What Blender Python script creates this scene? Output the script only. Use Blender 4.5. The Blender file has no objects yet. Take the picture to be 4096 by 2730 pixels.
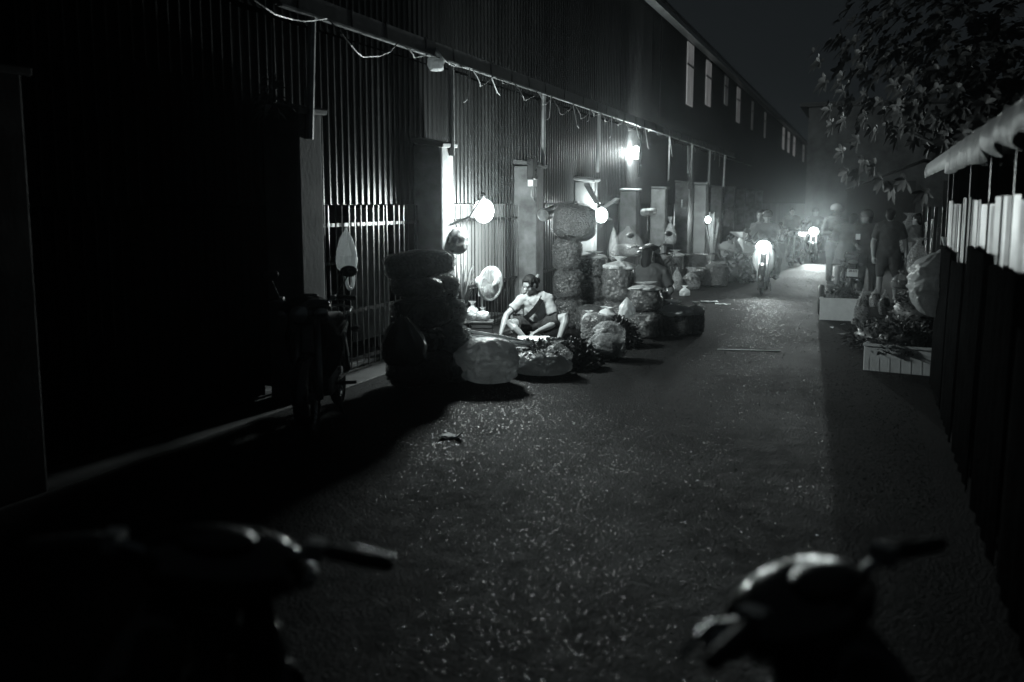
import bpy, bmesh, math, random
import numpy as np
from mathutils import Vector, Matrix, Euler, noise
R = math.radians
random.seed(7)
sc = bpy.context.scene
C = sc.collection

# ------------------------------------------------------------------ camera
FPX, CX, CY, CAMZ = 3982.0, 2048.0, 1365.0, 1.75
PITCH = math.atan(550 / FPX)
YAW = math.atan(1432 * math.cos(PITCH) / FPX)
cam_data = bpy.data.cameras.new('camera')
cam_data.lens = 35.0
cam_data.sensor_width = 36.0
cam_data.clip_start = 0.05
cam_data.clip_end = 1000
cam_data.dof.use_dof = True
cam_data.dof.focus_distance = 12.8
cam_data.dof.aperture_fstop = 1.4
cam = bpy.data.objects.new('camera', cam_data)
C.objects.link(cam)
cam.location = (0, 0, CAMZ)
cam.rotation_euler = (R(90) - PITCH, 0, YAW)
sc.camera = cam

# ------------------------------------------------------------------ night sky
world = bpy.data.worlds.new('World')
sc.world = world
world.use_nodes = True
bg = world.node_tree.nodes['Background']
bg.inputs['Color'].default_value = (0.74, 0.90, 1.0, 1)      # overcast city night, even glow
bg.inputs['Strength'].default_value = 0.0095

sc.view_settings.view_transform = 'Standard'
sc.view_settings.look = 'None'
sc.view_settings.exposure = 0.2
sc.view_settings.gamma = 1.0
sc.view_settings.use_curve_mapping = False
sc.render.engine = 'CYCLES'
sc.cycles.use_denoising = True
sc.cycles.use_adaptive_sampling = True
sc.cycles.adaptive_threshold = .02
sc.cycles.max_bounces = 7
sc.cycles.diffuse_bounces = 3
sc.cycles.glossy_bounces = 3
sc.cycles.transmission_bounces = 4
sc.cycles.transparent_max_bounces = 8
sc.cycles.volume_bounces = 0
sc.cycles.caustics_reflective = False
sc.cycles.caustics_refractive = False
sc.cycles.sample_clamp_indirect = 2.0
sc.cycles.sample_clamp_direct = 12.0

BULB = (0.90, 1.0, 0.985)

# ------------------------------------------------------------------ pixel -> place
_r = Vector((math.cos(YAW), math.sin(YAW), 0))
_f = Vector((-math.sin(YAW) * math.cos(PITCH), math.cos(YAW) * math.cos(PITCH), -math.sin(PITCH)))
_u = _r.cross(_f)
_c = Vector((0, 0, CAMZ))
def ray(x, y): return _f + _r * ((x - CX) / FPX) - _u * ((y - CY) / FPX)
def G(x, y, z=0.0): d = ray(x, y); return _c + d * ((z - CAMZ) / d.z)      # on a level plane
def XP(x, y, X): d = ray(x, y); return _c + d * (X / d.x)                   # on a plane along the alley
def YP(x, y, Y): d = ray(x, y); return _c + d * (Y / d.y)                   # on a plane across the alley
def ppm(p): return (Vector(p) - _c).dot(_f) / FPX                           # metres per photo pixel at a point

# ------------------------------------------------------------------ materials
MATS = {}
def g3(v, tint=0.0): return (v * (1 - tint), v, v * (1 + tint * .3), 1)
def _nt(name):
    m = bpy.data.materials.new(name); m.use_nodes = True
    nt = m.node_tree; b = nt.nodes['Principled BSDF']
    return m, nt, b
def noise_node(nt, scale, detail=3, rough=.6, coord='Object', stretch=None):
    tc = nt.nodes.new('ShaderNodeTexCoord'); n = nt.nodes.new('ShaderNodeTexNoise')
    n.inputs['Scale'].default_value = scale; n.inputs['Detail'].default_value = detail; n.inputs['Roughness'].default_value = rough
    src = tc.outputs[coord]
    if stretch:
        mp = nt.nodes.new('ShaderNodeMapping'); mp.inputs['Scale'].default_value = stretch
        nt.links.new(src, mp.inputs[0]); src = mp.outputs[0]
    nt.links.new(src, n.inputs['Vector'])
    return n
def ramp(nt, src, stops):
    r = nt.nodes.new('ShaderNodeValToRGB'); e = r.color_ramp.elements
    while len(e) < len(stops): e.new(.5)
    for k, (p, v) in enumerate(stops):
        e[k].position = p; e[k].color = v if isinstance(v, tuple) else (v, v, v, 1)
    nt.links.new(src, r.inputs[0]); return r
def bump(nt, b, src, strength, dist=.01, chain=None):
    n = nt.nodes.new('ShaderNodeBump'); n.inputs['Strength'].default_value = strength; n.inputs['Distance'].default_value = dist
    nt.links.new(src, n.inputs['Height'])
    if chain: nt.links.new(chain.outputs[0], n.inputs['Normal'])
    nt.links.new(n.outputs[0], b.inputs['Normal']); return n
def mat(name, v, rough=.6, metal=0.0, var=.35, scale=6, bmp=.15, bscale=40, spec=.5, stretch=None, rvar=.1, trans=0.0, bdist=.01):
    if name in MATS: return MATS[name]
    m, nt, b = _nt(name)
    n = noise_node(nt, scale, 5, .6, stretch=stretch)
    c = ramp(nt, n.outputs[0], [(.3, g3(v * (1 - var), .03)), (.7, g3(min(v * (1 + var), .95), .03))])
    nt.links.new(c.outputs[0], b.inputs['Base Color'])
    rr = ramp(nt, n.outputs[0], [(.3, max(rough - rvar, .05)), (.7, min(rough + rvar, 1))])
    nt.links.new(rr.outputs[0], b.inputs['Roughness'])
    b.inputs['Metallic'].default_value = metal; b.inputs['Specular IOR Level'].default_value = spec
    if bmp: bump(nt, b, noise_node(nt, bscale, 4, .6, stretch=stretch).outputs[0], bmp, bdist)
    if trans: b.inputs['Transmission Weight'].default_value = trans
    MATS[name] = m; return m
def plastic(name, v, clear=.4, transl=.5, rough=.22, bscale=14, bmp=.6):
    """thin crumpled film: part see-through, part translucent, glossy creases"""
    if name in MATS: return MATS[name]
    m, nt, b = _nt(name); L = nt.links.new
    out = nt.nodes['Material Output']
    nd = noise_node(nt, bscale, 3, .55); nd.inputs['Distortion'].default_value = 1.2
    mr = nt.nodes.new('ShaderNodeMath'); mr.operation = 'SUBTRACT'; mr.inputs[1].default_value = .5
    L(nd.outputs[0], mr.inputs[0])
    ab = nt.nodes.new('ShaderNodeMath'); ab.operation = 'ABSOLUTE'; L(mr.outputs[0], ab.inputs[0])
    bp = nt.nodes.new('ShaderNodeBump'); bp.inputs['Strength'].default_value = bmp; bp.inputs['Distance'].default_value = .03
    L(ab.outputs[0], bp.inputs['Height'])
    b.inputs['Base Color'].default_value = g3(v, .02); b.inputs['Roughness'].default_value = rough
    b.inputs['Specular IOR Level'].default_value = .7
    L(bp.outputs[0], b.inputs['Normal'])
    tl = nt.nodes.new('ShaderNodeBsdfTranslucent'); tl.inputs[0].default_value = g3(v, .02); L(bp.outputs[0], tl.inputs['Normal'])
    m1 = nt.nodes.new('ShaderNodeMixShader'); m1.inputs[0].default_value = transl
    L(b.outputs[0], m1.inputs[1]); L(tl.outputs[0], m1.inputs[2])
    tr = nt.nodes.new('ShaderNodeBsdfTransparent')
    m2 = nt.nodes.new('ShaderNodeMixShader')
    cl = ramp(nt, ab.outputs[0], [(.0, max(clear - .25, 0)), (.12, clear)])
    L(cl.outputs[0], m2.inputs[0]); L(m1.outputs[0], m2.inputs[1]); L(tr.outputs[0], m2.inputs[2])
    L(m2.outputs[0], out.inputs['Surface'])
    MATS[name] = m; return m
def lumpy(name, v, scale=22, rough=.35, bmp=.9, var=.5):
    """round produce pressed against a glossy net or film"""
    if name in MATS: return MATS[name]
    m, nt, b = _nt(name); L = nt.links.new
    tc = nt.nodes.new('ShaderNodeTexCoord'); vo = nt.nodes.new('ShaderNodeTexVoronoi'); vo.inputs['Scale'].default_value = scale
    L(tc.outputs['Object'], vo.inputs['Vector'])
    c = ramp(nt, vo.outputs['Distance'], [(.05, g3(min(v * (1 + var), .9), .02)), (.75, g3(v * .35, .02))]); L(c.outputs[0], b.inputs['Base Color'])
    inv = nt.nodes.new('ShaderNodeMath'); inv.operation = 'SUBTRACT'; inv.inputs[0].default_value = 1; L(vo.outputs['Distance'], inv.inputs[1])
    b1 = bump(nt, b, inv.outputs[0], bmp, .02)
    n = noise_node(nt, 30, 4, .6, stretch=(1, 1, 4))
    bump(nt, b, n.outputs[0], .35, .015, b1)
    b.inputs['Roughness'].default_value = rough
    MATS[name] = m; return m
def emit(name, strength, col=BULB):
    if name in MATS: return MATS[name]
    m, nt, b = _nt(name)
    b.inputs['Base Color'].default_value = (.8, .8, .8, 1)
    b.inputs['Emission Color'].default_value = (*col, 1); b.inputs['Emission Strength'].default_value = strength
    MATS[name] = m; return m

# ------------------------------------------------------------------ mesh helpers
class MB:
    def __init__(s): s.v = []; s.f = []
    def add(s, vs, fs):
        o = len(s.v); s.v += [tuple(p) for p in vs]; s.f += [tuple(i + o for i in f) for f in fs]; return s
    def box(s, c, size, rot=None, taper=1.0):
        hx, hy, hz = (a / 2 for a in size); c = Vector(c)
        M = Euler(rot).to_matrix() if rot is not None else Matrix.Identity(3)
        vs = []
        for z, t in ((-hz, 1), (hz, taper)):
            vs += [c + M @ Vector(p) for p in ((-hx * t, -hy * t, z), (hx * t, -hy * t, z), (hx * t, hy * t, z), (-hx * t, hy * t, z))]
        return s.add(vs, [(3, 2, 1, 0), (4, 5, 6, 7), (0, 1, 5, 4), (1, 2, 6, 5), (2, 3, 7, 6), (3, 0, 4, 7)])
    def tube(s, pts, r, n=8, cap=True, round_ends=False):
        pts = [Vector(p) for p in pts]
        rs = list(r) if isinstance(r, (list, tuple)) else [r] * len(pts)
        if round_ends:
            a, b = (pts[0] - pts[1]).normalized(), (pts[-1] - pts[-2]).normalized()
            r0, r1 = rs[0], rs[-1]
            pts = [pts[0] + a * r0 * .95, pts[0] + a * r0 * .6] + pts + [pts[-1] + b * r1 * .6, pts[-1] + b * r1 * .95]
            rs = [r0 * .3, r0 * .8] + rs + [r1 * .8, r1 * .3]
        rings = []; up = None; vs = []; fs = []
        for i, p in enumerate(pts):
            t = (pts[min(i + 1, len(pts) - 1)] - pts[max(i - 1, 0)])
            t = t.normalized() if t.length > 1e-9 else Vector((0, 0, 1))
            if up is None:
                up = Vector((0, 0, 1)) if abs(t.z) < .9 else Vector((1, 0, 0))
            a = t.cross(up)
            if a.length < 1e-4: a = t.orthogonal()
            a.normalize(); up = a.cross(t).normalized(); b = up
            vs += [p + (a * math.cos(2 * math.pi * k / n) + b * math.sin(2 * math.pi * k / n)) * rs[i] for k in range(n)]
        for i in range(len(pts) - 1):
            fs += [(i * n + k, i * n + (k + 1) % n, (i + 1) * n + (k + 1) % n, (i + 1) * n + k) for k in range(n)]
        if cap:
            fs.append(tuple(reversed(range(n)))); fs.append(tuple((len(pts) - 1) * n + k for k in range(n)))
        return s.add(vs, fs)
    def ell(s, c, rad, rot=None, nu=14, nv=9):
        c = Vector(c); rx, ry, rz = rad if isinstance(rad, (tuple, list)) else (rad,) * 3
        M = Euler(rot).to_matrix() if rot is not None else Matrix.Identity(3)
        vs = [c + M @ Vector((0, 0, -rz))]
        for i in range(1, nv):
            a = -math.pi / 2 + math.pi * i / nv
            vs += [c + M @ Vector((rx * math.cos(a) * math.cos(2 * math.pi * k / nu), ry * math.cos(a) * math.sin(2 * math.pi * k / nu), rz * math.sin(a))) for k in range(nu)]
        vs.append(c + M @ Vector((0, 0, rz)))
        fs = [(0, 1 + (k + 1) % nu, 1 + k) for k in range(nu)]
        for i in range(nv - 2):
            o = 1 + i * nu
            fs += [(o + k, o + (k + 1) % nu, o + nu + (k + 1) % nu, o + nu + k) for k in range(nu)]
        o = 1 + (nv - 2) * nu
        fs += [(o + k, o + (k + 1) % nu, len(vs) - 1) for k in range(nu)]
        return s.add(vs, fs)
    def lathe(s, prof, n=20, axis='Z', c=(0, 0, 0)):
        vs = []; fs = []; c = Vector(c)
        for rr, h in prof:
            for k in range(n):
                a = 2 * math.pi * k / n; x, y = rr * math.cos(a), rr * math.sin(a)
                vs.append(c + (Vector((x, y, h)) if axis == 'Z' else Vector((x, h, y)) if axis == 'Y' else Vector((h, x, y))))
        for i in range(len(prof) - 1):
            fs += [(i * n + k, i * n + (k + 1) % n, (i + 1) * n + (k + 1) % n, (i + 1) * n + k) for k in range(n)]
        return s.add(vs, fs)
    def prism(s, poly, axis, a, b):
        """extrude a 2-D outline along an axis from a to b"""
        n = len(poly); vs = []
        for h in (a, b):
            for p, q in poly: vs.append((h, p, q) if axis == 'X' else (p, h, q) if axis == 'Y' else (p, q, h))
        return s.add(vs, [tuple(range(n)), tuple(reversed(range(n, 2 * n)))] + [(k, (k + 1) % n, n + (k + 1) % n, n + k) for k in range(n)])
    def mesh(s, name, smooth=False):
        me = bpy.data.meshes.new(name); me.from_pydata(s.v, [], s.f); me.update()
        bm = bmesh.new(); bm.from_mesh(me); bmesh.ops.recalc_face_normals(bm, faces=bm.faces); bm.to_mesh(me); bm.free()
        if smooth: me.shade_smooth()
        return me
def link(name, me, m=None, parent=None, loc=(0, 0, 0), rot=(0, 0, 0), scale=(1, 1, 1)):
    if m is not None and not me.materials: me.materials.append(m)
    o = bpy.data.objects.new(name, me); C.objects.link(o)
    o.parent = parent; o.location = loc; o.rotation_euler = rot; o.scale = scale
    return o
def obj(name, mb, m, parent=None, smooth=False, loc=(0, 0, 0), rot=(0, 0, 0)):
    return link(name, mb.mesh(name, smooth), m, parent, loc, rot)
def bev(o, w=.01, seg=2):
    md = o.modifiers.new('bevel', 'BEVEL'); md.width = w; md.segments = seg; md.limit_method = 'ANGLE'; md.angle_limit = R(40); return o
def tag(o, label, cat, group=None):
    o['label'] = label; o['category'] = cat
    if group: o['group'] = group
    return o
def struct(o, kind='structure'): o['kind'] = kind; return o
def thing(name, label, cat, loc=(0, 0, 0), rz=0, group=None):
    o = bpy.data.objects.new(name, None); C.objects.link(o); o.location = loc; o.rotation_euler = (0, 0, rz)
    o.empty_display_size = .1
    return tag(o, label, cat, group)
def copy_tree(o, parent=None):
    c = o.copy(); C.objects.link(c); c.parent = parent
    for ch in list(o.children): copy_tree(ch, c)
    return c
def evaluated(o, name):
    dg = bpy.context.evaluated_depsgraph_get(); dg.update()
    me = bpy.data.meshes.new_from_object(o.evaluated_get(dg)); me.name = name; return me
def fused(name, mb, voxel, m, parent=None, smooth_it=6, cut=None, disp=None):
    """one continuous skin grown over the overlapping forms in mb"""
    me = mb.mesh(name); t = bpy.data.objects.new('tmp', me); C.objects.link(t)
    rm = t.modifiers.new('r', 'REMESH'); rm.mode = 'VOXEL'; rm.voxel_size = voxel; rm.adaptivity = 0
    sm = t.modifiers.new('s', 'SMOOTH'); sm.factor = .5; sm.iterations = smooth_it
    e = evaluated(t, name); bpy.data.objects.remove(t); bpy.data.meshes.remove(me)
    if cut:
        bm = bmesh.new(); bm.from_mesh(e)
        for co, no in cut:
            bmesh.ops.bisect_plane(bm, geom=bm.verts[:] + bm.edges[:] + bm.faces[:], plane_co=co, plane_no=no, clear_outer=True)
        bm.to_mesh(e); bm.free()
    if disp:
        ns = [v.normal.copy() for v in e.vertices]
        for v, n_ in zip(e.vertices, ns): v.co += n_ * disp(v.co)
    e.materials.clear(); e.shade_smooth()
    return link(name, e, m, parent)
# ================================================================== the setting
def asphalt():
    m, nt, b = _nt('wet asphalt'); L = nt.links.new
    tc = nt.nodes.new('ShaderNodeTexCoord')
    vo = nt.nodes.new('ShaderNodeTexVoronoi'); vo.inputs['Scale'].default_value = 62; vo.feature = 'F1'
    wob = nt.nodes.new('ShaderNodeTexNoise'); wob.inputs['Scale'].default_value = 40; wob.inputs['Detail'].default_value = 2
    L(tc.outputs['Object'], wob.inputs['Vector'])
    mx = nt.nodes.new('ShaderNodeMix'); mx.data_type = 'VECTOR'; mx.inputs[0].default_value = .02
    L(tc.outputs['Object'], mx.inputs[4]); L(wob.outputs['Color'], mx.inputs[5]); L(mx.outputs[1], vo.inputs['Vector'])
    big = noise_node(nt, .7, 4, .6); med = noise_node(nt, 7, 4, .65)
    mixn = nt.nodes.new('ShaderNodeMath'); mixn.operation = 'MULTIPLY'; L(big.outputs[0], mixn.inputs[0]); L(med.outputs[0], mixn.inputs[1])
    c1 = ramp(nt, mixn.outputs[0], [(.15, g3(.008)), (.40, g3(.018))])
    c2 = ramp(nt, vo.outputs['Color'], [(.1, .6), (.9, 1.4)])
    mu = nt.nodes.new('ShaderNodeMix'); mu.data_type = 'RGBA'; mu.blend_type = 'MULTIPLY'; mu.inputs[0].default_value = 1
    L(c1.outputs[0], mu.inputs[6]); L(c2.outputs[0], mu.inputs[7]); L(mu.outputs[2], b.inputs['Base Color'])
    rr = ramp(nt, mixn.outputs[0], [(.14, .70), (.42, .92)]); L(rr.outputs[0], b.inputs['Roughness'])
    b.inputs['Specular IOR Level'].default_value = .05
    inv = nt.nodes.new('ShaderNodeMath'); inv.operation = 'SUBTRACT'; inv.inputs[0].default_value = 1; L(vo.outputs['Distance'], inv.inputs[1])
    # each stone stands at its own height and tilt
    hs = nt.nodes.new('ShaderNodeMath'); hs.operation = 'MULTIPLY_ADD'; hs.inputs[1].default_value = .6
    L(vo.outputs['Color'], hs.inputs[0]); L(inv.outputs[0], hs.inputs[2])
    b1 = bump(nt, b, hs.outputs[0], .75, .012)
    bump(nt, b, noise_node(nt, 3, 4).outputs[0], .25, .05, b1)
    return m
ASPHALT = asphalt()
EARTH = mat('packed earth', .05, .85, bmp=.5, bscale=25)
CONC = mat('weathered concrete', .16, .8, scale=4, var=.65, bmp=.3, bscale=30)
CONC_D = mat('dirty concrete', .12, .85, scale=2, var=.5, bmp=.3, bscale=25)
TIN = mat('painted corrugated tin', .028, .38, metal=.6, scale=1.3, var=.35, bmp=.05, bscale=30, stretch=(1, 1, .25), rvar=.10)
TIN_D = mat('dull corrugated tin', .03, .45, metal=.4, scale=1.3, var=.4, bmp=.05, bscale=30, stretch=(1, 1, .25))
STEEL = mat('galvanised steel', .30, .42, metal=.6, scale=8, var=.3, bmp=.08)
DARKSTEEL = mat('dark painted steel', .022, .34, metal=.3, scale=8, var=.3, bmp=.08)
WOOD = mat('grey weathered timber', .16, .8, scale=5, bmp=.3, bscale=30, stretch=(1, 1, .12))
RUBBER = mat('black rubber', .018, .6, bmp=.1)
WIREM = mat('white cable sheath', .32, .45, bmp=0)
WIREB = mat('black cable sheath', .02, .45, bmp=0)
WHITEP = mat('white plastic', .72, .35, var=.06, bmp=.05)
BLACKP = mat('black plastic', .02, .3, var=.2, bmp=.05)
FOAM = mat('white foam', .66, .85, var=.10, scale=9, bmp=.25, bscale=120)

g = MB().add([(-220, -120, -.02), (220, -120, -.02), (220, 260, -.02), (-220, 260, -.02)], [(0, 1, 2, 3)])
struct(obj('ground', g, EARTH))
rd = MB(); xs = [-4.62, -3.4, -2.1, -.8, 1.5]; ys = [-30 + 2 * i for i in range(70)]
rng = random.Random(3)
for i, y in enumerate(ys):
    for j, x in enumerate(xs):
        rd.v.append((x + (rng.uniform(-.05, .05) if j in (0, 4) else 0), y, .010 * math.sin(math.pi * j / 4)))
for i in range(len(ys) - 1):
    for j in range(4):
        a = i * 5 + j; rd.f.append((a, a + 1, a + 6, a + 5))
road = struct(obj('road', rd, ASPHALT, smooth=True))
# coarse aggregate standing proud of the wet surface
def grit(n, xa, xb, ya, yb, ra, rb, seed):
    rs = np.random.RandomState(seed)
    x = rs.uniform(xa, xb, n); y = ya + (yb - ya) * rs.uniform(0, 1, n); r = rs.uniform(ra, rb, n); z0 = np.interp(x, [-4.62, -3.4, -2.1, -.8, 1.5], [.010 * np.sin(np.pi * j / 4) for j in range(5)]) - .0012
    # worn tracks and patches carry less loose chip
    keep = np.array([noise.noise(Vector((a * .9, b * .3, seed))) + .5 * noise.noise(Vector((a * 2.3, b * 1.1, 7))) + .35 * math.sin(a * 4.2 + .6) for a, b in zip(x, y)]) > rs.uniform(-.75, .45, n)
    x, y, r, z0 = x[keep], y[keep], r[keep], z0[keep]; n = len(x)
    hh = r * rs.uniform(.09, .28, n); tx = rs.normal(0, .16, n); ty = rs.normal(0, .16, n); st = rs.uniform(.7, 1.3, n)
    K = 6; ring = [(1.0, 0.0), (.62, .72)]; V = []
    for q, h in ring:
        for k in range(K):
            a = 2 * np.pi * k / K; dx, dy = q * r * np.cos(a) * st, q * r * np.sin(a) / st
            V.append(np.stack([x + dx, y + dy, z0 + hh * h + (dx * tx + dy * ty) * (h > 0)], 1))
    V.append(np.stack([x, y, z0 + hh], 1)); V = np.stack(V, 1); nv = V.shape[1]
    F4 = [(a * K + k, a * K + (k + 1) % K, (a + 1) * K + (k + 1) % K, (a + 1) * K + k) for a in range(1) for k in range(K)]; F3 = [(K + k, K + (k + 1) % K, 2 * K) for k in range(K)]
    base = (np.arange(n) * nv)[:, None, None]
    q4 = (np.array(F4)[None] + base).reshape(-1, 4); q3 = (np.array(F3)[None] + base).reshape(-1, 3)
    me = bpy.data.meshes.new('aggregate'); me.vertices.add(n * nv); me.vertices.foreach_set('co', V.reshape(-1).astype(np.float32))
    me.loops.add(q4.size + q3.size); me.loops.foreach_set('vertex_index', np.concatenate([q4.ravel(), q3.ravel()]).astype(np.int32))
    me.polygons.add(len(q4) + len(q3)); me.polygons.foreach_set('loop_start', np.concatenate([np.arange(len(q4)) * 4, q4.size + np.arange(len(q3)) * 3]).astype(np.int32))
    me.update(calc_edges=True); me.validate(); me.shade_smooth()
    o = link('aggregate', me, STONE, road); o['kind'] = 'stuff'; return o
STONE = mat('wet dark stone chips', .016, .19, var=.5, scale=60, bmp=0, rvar=.08, spec=.75)
grit(26000, -4.5, .45, 2.6, 6.0, .003, .0095, 1)
grit(36000, -4.5, .45, 6.0, 11.0, .0045, .0115, 2)
grit(24000, -4.4, .45, 11.0, 20.0, .007, .016, 3)
grit(11000, -4.0, .45, 20.0, 34.0, .008, .02, 4)
pv = MB().box((-4.83, 40, -.009), (.42, 140, .05))
struct(bev(obj('pavement', pv, mat('black paving', .012, .8, bmp=.4)), .01))  # near-black tone along the whole pavement

# ---------------------------------------------------------------- left warehouse
WX = -5.0
def corrugated(width, h, pitch=.13, depth=.022, rows=3):
    mb = MB(); prof = []; y = 0.0
    while y < width - 1e-6:
        prof += [(0, y), (0, y + pitch * .66), (depth, y + pitch * .76), (depth, y + pitch * .90)]; y += pitch
    prof.append((0, width))
    for k in range(rows):
        for x, yy in prof: mb.v.append((x, yy, h * k / (rows - 1)))
    n = len(prof)
    for k in range(rows - 1):
        for i in range(n - 1): mb.f.append((k * n + i, k * n + i + 1, (k + 1) * n + i + 1, (k + 1) * n + i))
    return mb
wh = thing('warehouse', 'long tall warehouse of dark corrugated tin along the alley', 'building', (WX, 0, 0))
SW = 1.04
me_low, me_up = corrugated(SW, 1.62).mesh('corrugated_sheet'), corrugated(SW, 2.92).mesh('corrugated_sheet')
for m_ in (me_low, me_up): m_.materials.append(TIN)
NEAR_SHADE = mat('shaded near end', .012, .85, var=.3, bmp=.1, spec=.15)  # dark copy of the tin: shade of the near wall end put into colour
me_shaded = {}
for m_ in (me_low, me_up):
    c_ = m_.copy(); c_.materials.clear(); c_.materials.append(NEAR_SHADE); me_shaded[m_] = c_
rng = random.Random(11)
n_near = 42
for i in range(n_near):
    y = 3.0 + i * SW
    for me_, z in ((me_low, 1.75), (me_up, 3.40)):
        link('corrugated_sheet', me_ if y > 6.9 else me_shaded[me_], None, wh, (rng.uniform(-.006, .006), y, z + rng.uniform(-.02, .015)), (rng.uniform(-.002, .002), rng.uniform(-.003, .003), rng.uniform(-.002, .002)))
y0f = 3.0 + n_near * SW
me_far = corrugated(10.4, 4.55, rows=2).mesh('corrugated_panel'); me_far.materials.append(TIN_D)
for i in range(6): link('corrugated_panel', me_far, None, wh, (rng.uniform(-.02, .02), y0f + i * 10.4, 1.75))
obj('back_wall', MB().box((-6.0, 54, 3.2), (.2, 120, 6.4)), TIN_D, wh)
obj('end_wall', MB().box((-3.0, 2.6, 3.2), (5.8, .2, 6.4)), TIN_D, wh)
obj('roof', MB().prism([(-6.3, 6.95), (.35, 6.32), (.35, 6.40), (-6.3, 7.05)], 'Y', 2.2, 112), TIN_D, wh)
obj('eave_gutter', MB().prism([(.12, 6.18), (.34, 6.18), (.34, 6.30), (.12, 6.30)], 'Y', 2.2, 112), STEEL, wh)
obj('ceiling', MB().box((-3.05, 30, 3.3), (5.9, 55, .06)), TIN_D, wh)
obj('interior_floor', MB().box((-3, 54, .02), (5.7, 118, .03)), CONC_D, wh)
# lower infill of tin for the farther bays (each bay panel one sheet set)
PIL = [4.4, 7.75, 10.78, 14.25, 17.45, 20.95, 24.1, 27.3, 30.5, 33.8, 37.1, 40.4, 43.7, 47.0]
me_inf = corrugated(SW * .98, 1.68, pitch=.1019, depth=.018).mesh('corrugated_sheet'); me_inf.materials.append(TIN)
for b_ in range(4, len(PIL) - 1):
    a, e = PIL[b_] + .2, PIL[b_ + 1] - .2; w = (e - a) / 3
    for k in range(3):
        link('corrugated_sheet', me_inf, None, wh, (-.05 + rng.uniform(-.01, .01), a + k * w, .05), (0, rng.uniform(-.004, .004), 0), (1, w / (SW * .98), 1))
obj('corrugated_panel', MB().box((-.05, 79, .9), (.03, 64, 1.7)), TIN_D, wh)
# pilasters
rng = random.Random(5)
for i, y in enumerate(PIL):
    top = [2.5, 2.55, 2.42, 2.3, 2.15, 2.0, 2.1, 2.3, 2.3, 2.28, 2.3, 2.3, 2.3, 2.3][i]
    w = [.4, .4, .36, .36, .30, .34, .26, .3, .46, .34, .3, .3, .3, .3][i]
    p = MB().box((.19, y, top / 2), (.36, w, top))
    o = bev(obj('concrete_pillar', p, NEAR_SHADE if i == 0 else CONC if i not in (1, 4, 8) else CONC_D, wh), .025)  # nearest pillar takes the same painted shade
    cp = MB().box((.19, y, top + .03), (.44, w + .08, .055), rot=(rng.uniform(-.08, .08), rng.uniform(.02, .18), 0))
    bev(obj('pillar_cap', cp, CONC_D if i else NEAR_SHADE, o), .012)
for y in (7.75, 14.25, 17.45, 20.95, 27.3): obj('light_baffle', MB().box((-3.01, y, 3.1), (5.96, .12, 6.0)), TIN_D, wh)  # unseen cross walls added to keep bulb light out of other bays
obj('stored_panel', MB().box((-.42, 10.3, .95), (.03, .9, 1.5)), CONC, wh)
# translucent strips let into the upper wall, faintly lit from inside
def strip_mat(s):
    m, nt, b = _nt('backlit fibreglass sheet')
    n = noise_node(nt, 3, 5, .65, stretch=(1, 2.5, .3)); r_ = ramp(nt, n.outputs[0], [(.3, g3(.25)), (.7, g3(.7))])
    nt.links.new(r_.outputs[0], b.inputs['Base Color']); nt.links.new(r_.outputs[0], b.inputs['Emission Color'])
    b.inputs['Emission Strength'].default_value = .14 * s; b.inputs['Roughness'].default_value = .5
    return m
for (ya, za, yb, zb, s) in ((28.4, 6.2, 29.4, 4.5, 1), (31.8, 6.15, 32.8, 4.8, 1), (36.0, 6.15, 36.8, 5.2, .15), (39.4, 6.15, 40.4, 4.85, .6), (44.5, 6.1, 45.1, 4.9, .15), (50, 6.1, 50.6, 4.9, .3), (60.7, 6.15, 62, 4.9, 1), (64.5, 6.15, 66, 4.9, 1), (69.2, 6.15, 71, 4.9, 1), (79, 6.15, 81, 4.9, .4), (96, 6.15, 98, 4.9, .3)):
    t = MB().box((.045, (ya + yb) / 2, (za + zb) / 2), (.03, yb - ya, za - zb))
    w_ = obj('skylight_strip', t, strip_mat(s), wh)
    obj('strip_batten', MB().box((.07, (ya + yb) / 2, za - (za - zb) * .36), (.03, yb - ya + .1, .05)), DARKSTEEL, w_)

# ---------------------------------------------------------------- long rail on posts, with ties and loose cable
RX, RZ = -4.58, 3.36
rail = thing('cable_rail', 'long pale steel rail carrying loose cable high along the warehouse', 'rail', (RX, 0, 0))
obj('rail_beam', MB().box((0, 21.6, RZ + .06), (.07, 28.8, .15)), mat('pale painted steel', .16, .6, var=.3, bmp=.1), rail)
obj('rail_lip', MB().box((.03, 21.6, RZ - .025), (.05, 28.8, .02)), STEEL, rail)
rng = random.Random(21)
for i, y in enumerate(PIL[1:10]):
    lean = rng.uniform(-.10, .12)
    obj('post', MB().tube([(-.02, y + lean, 2.3), (0, y, RZ)], .035, 7), [STEEL, WOOD, STEEL, WOOD, DARKSTEEL, DARKSTEEL, STEEL, WOOD, STEEL, STEEL][i], rail)
for y in np.arange(7.6, 35.5, .85):
    y = y + rng.uniform(-.25, .25)
    obj('cable_tie', MB().box((0, y, RZ + .06), (.09, .02, .17), rot=(rng.uniform(-.15, .15), 0, 0)), WIREB, rail)
y = 6.6
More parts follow.
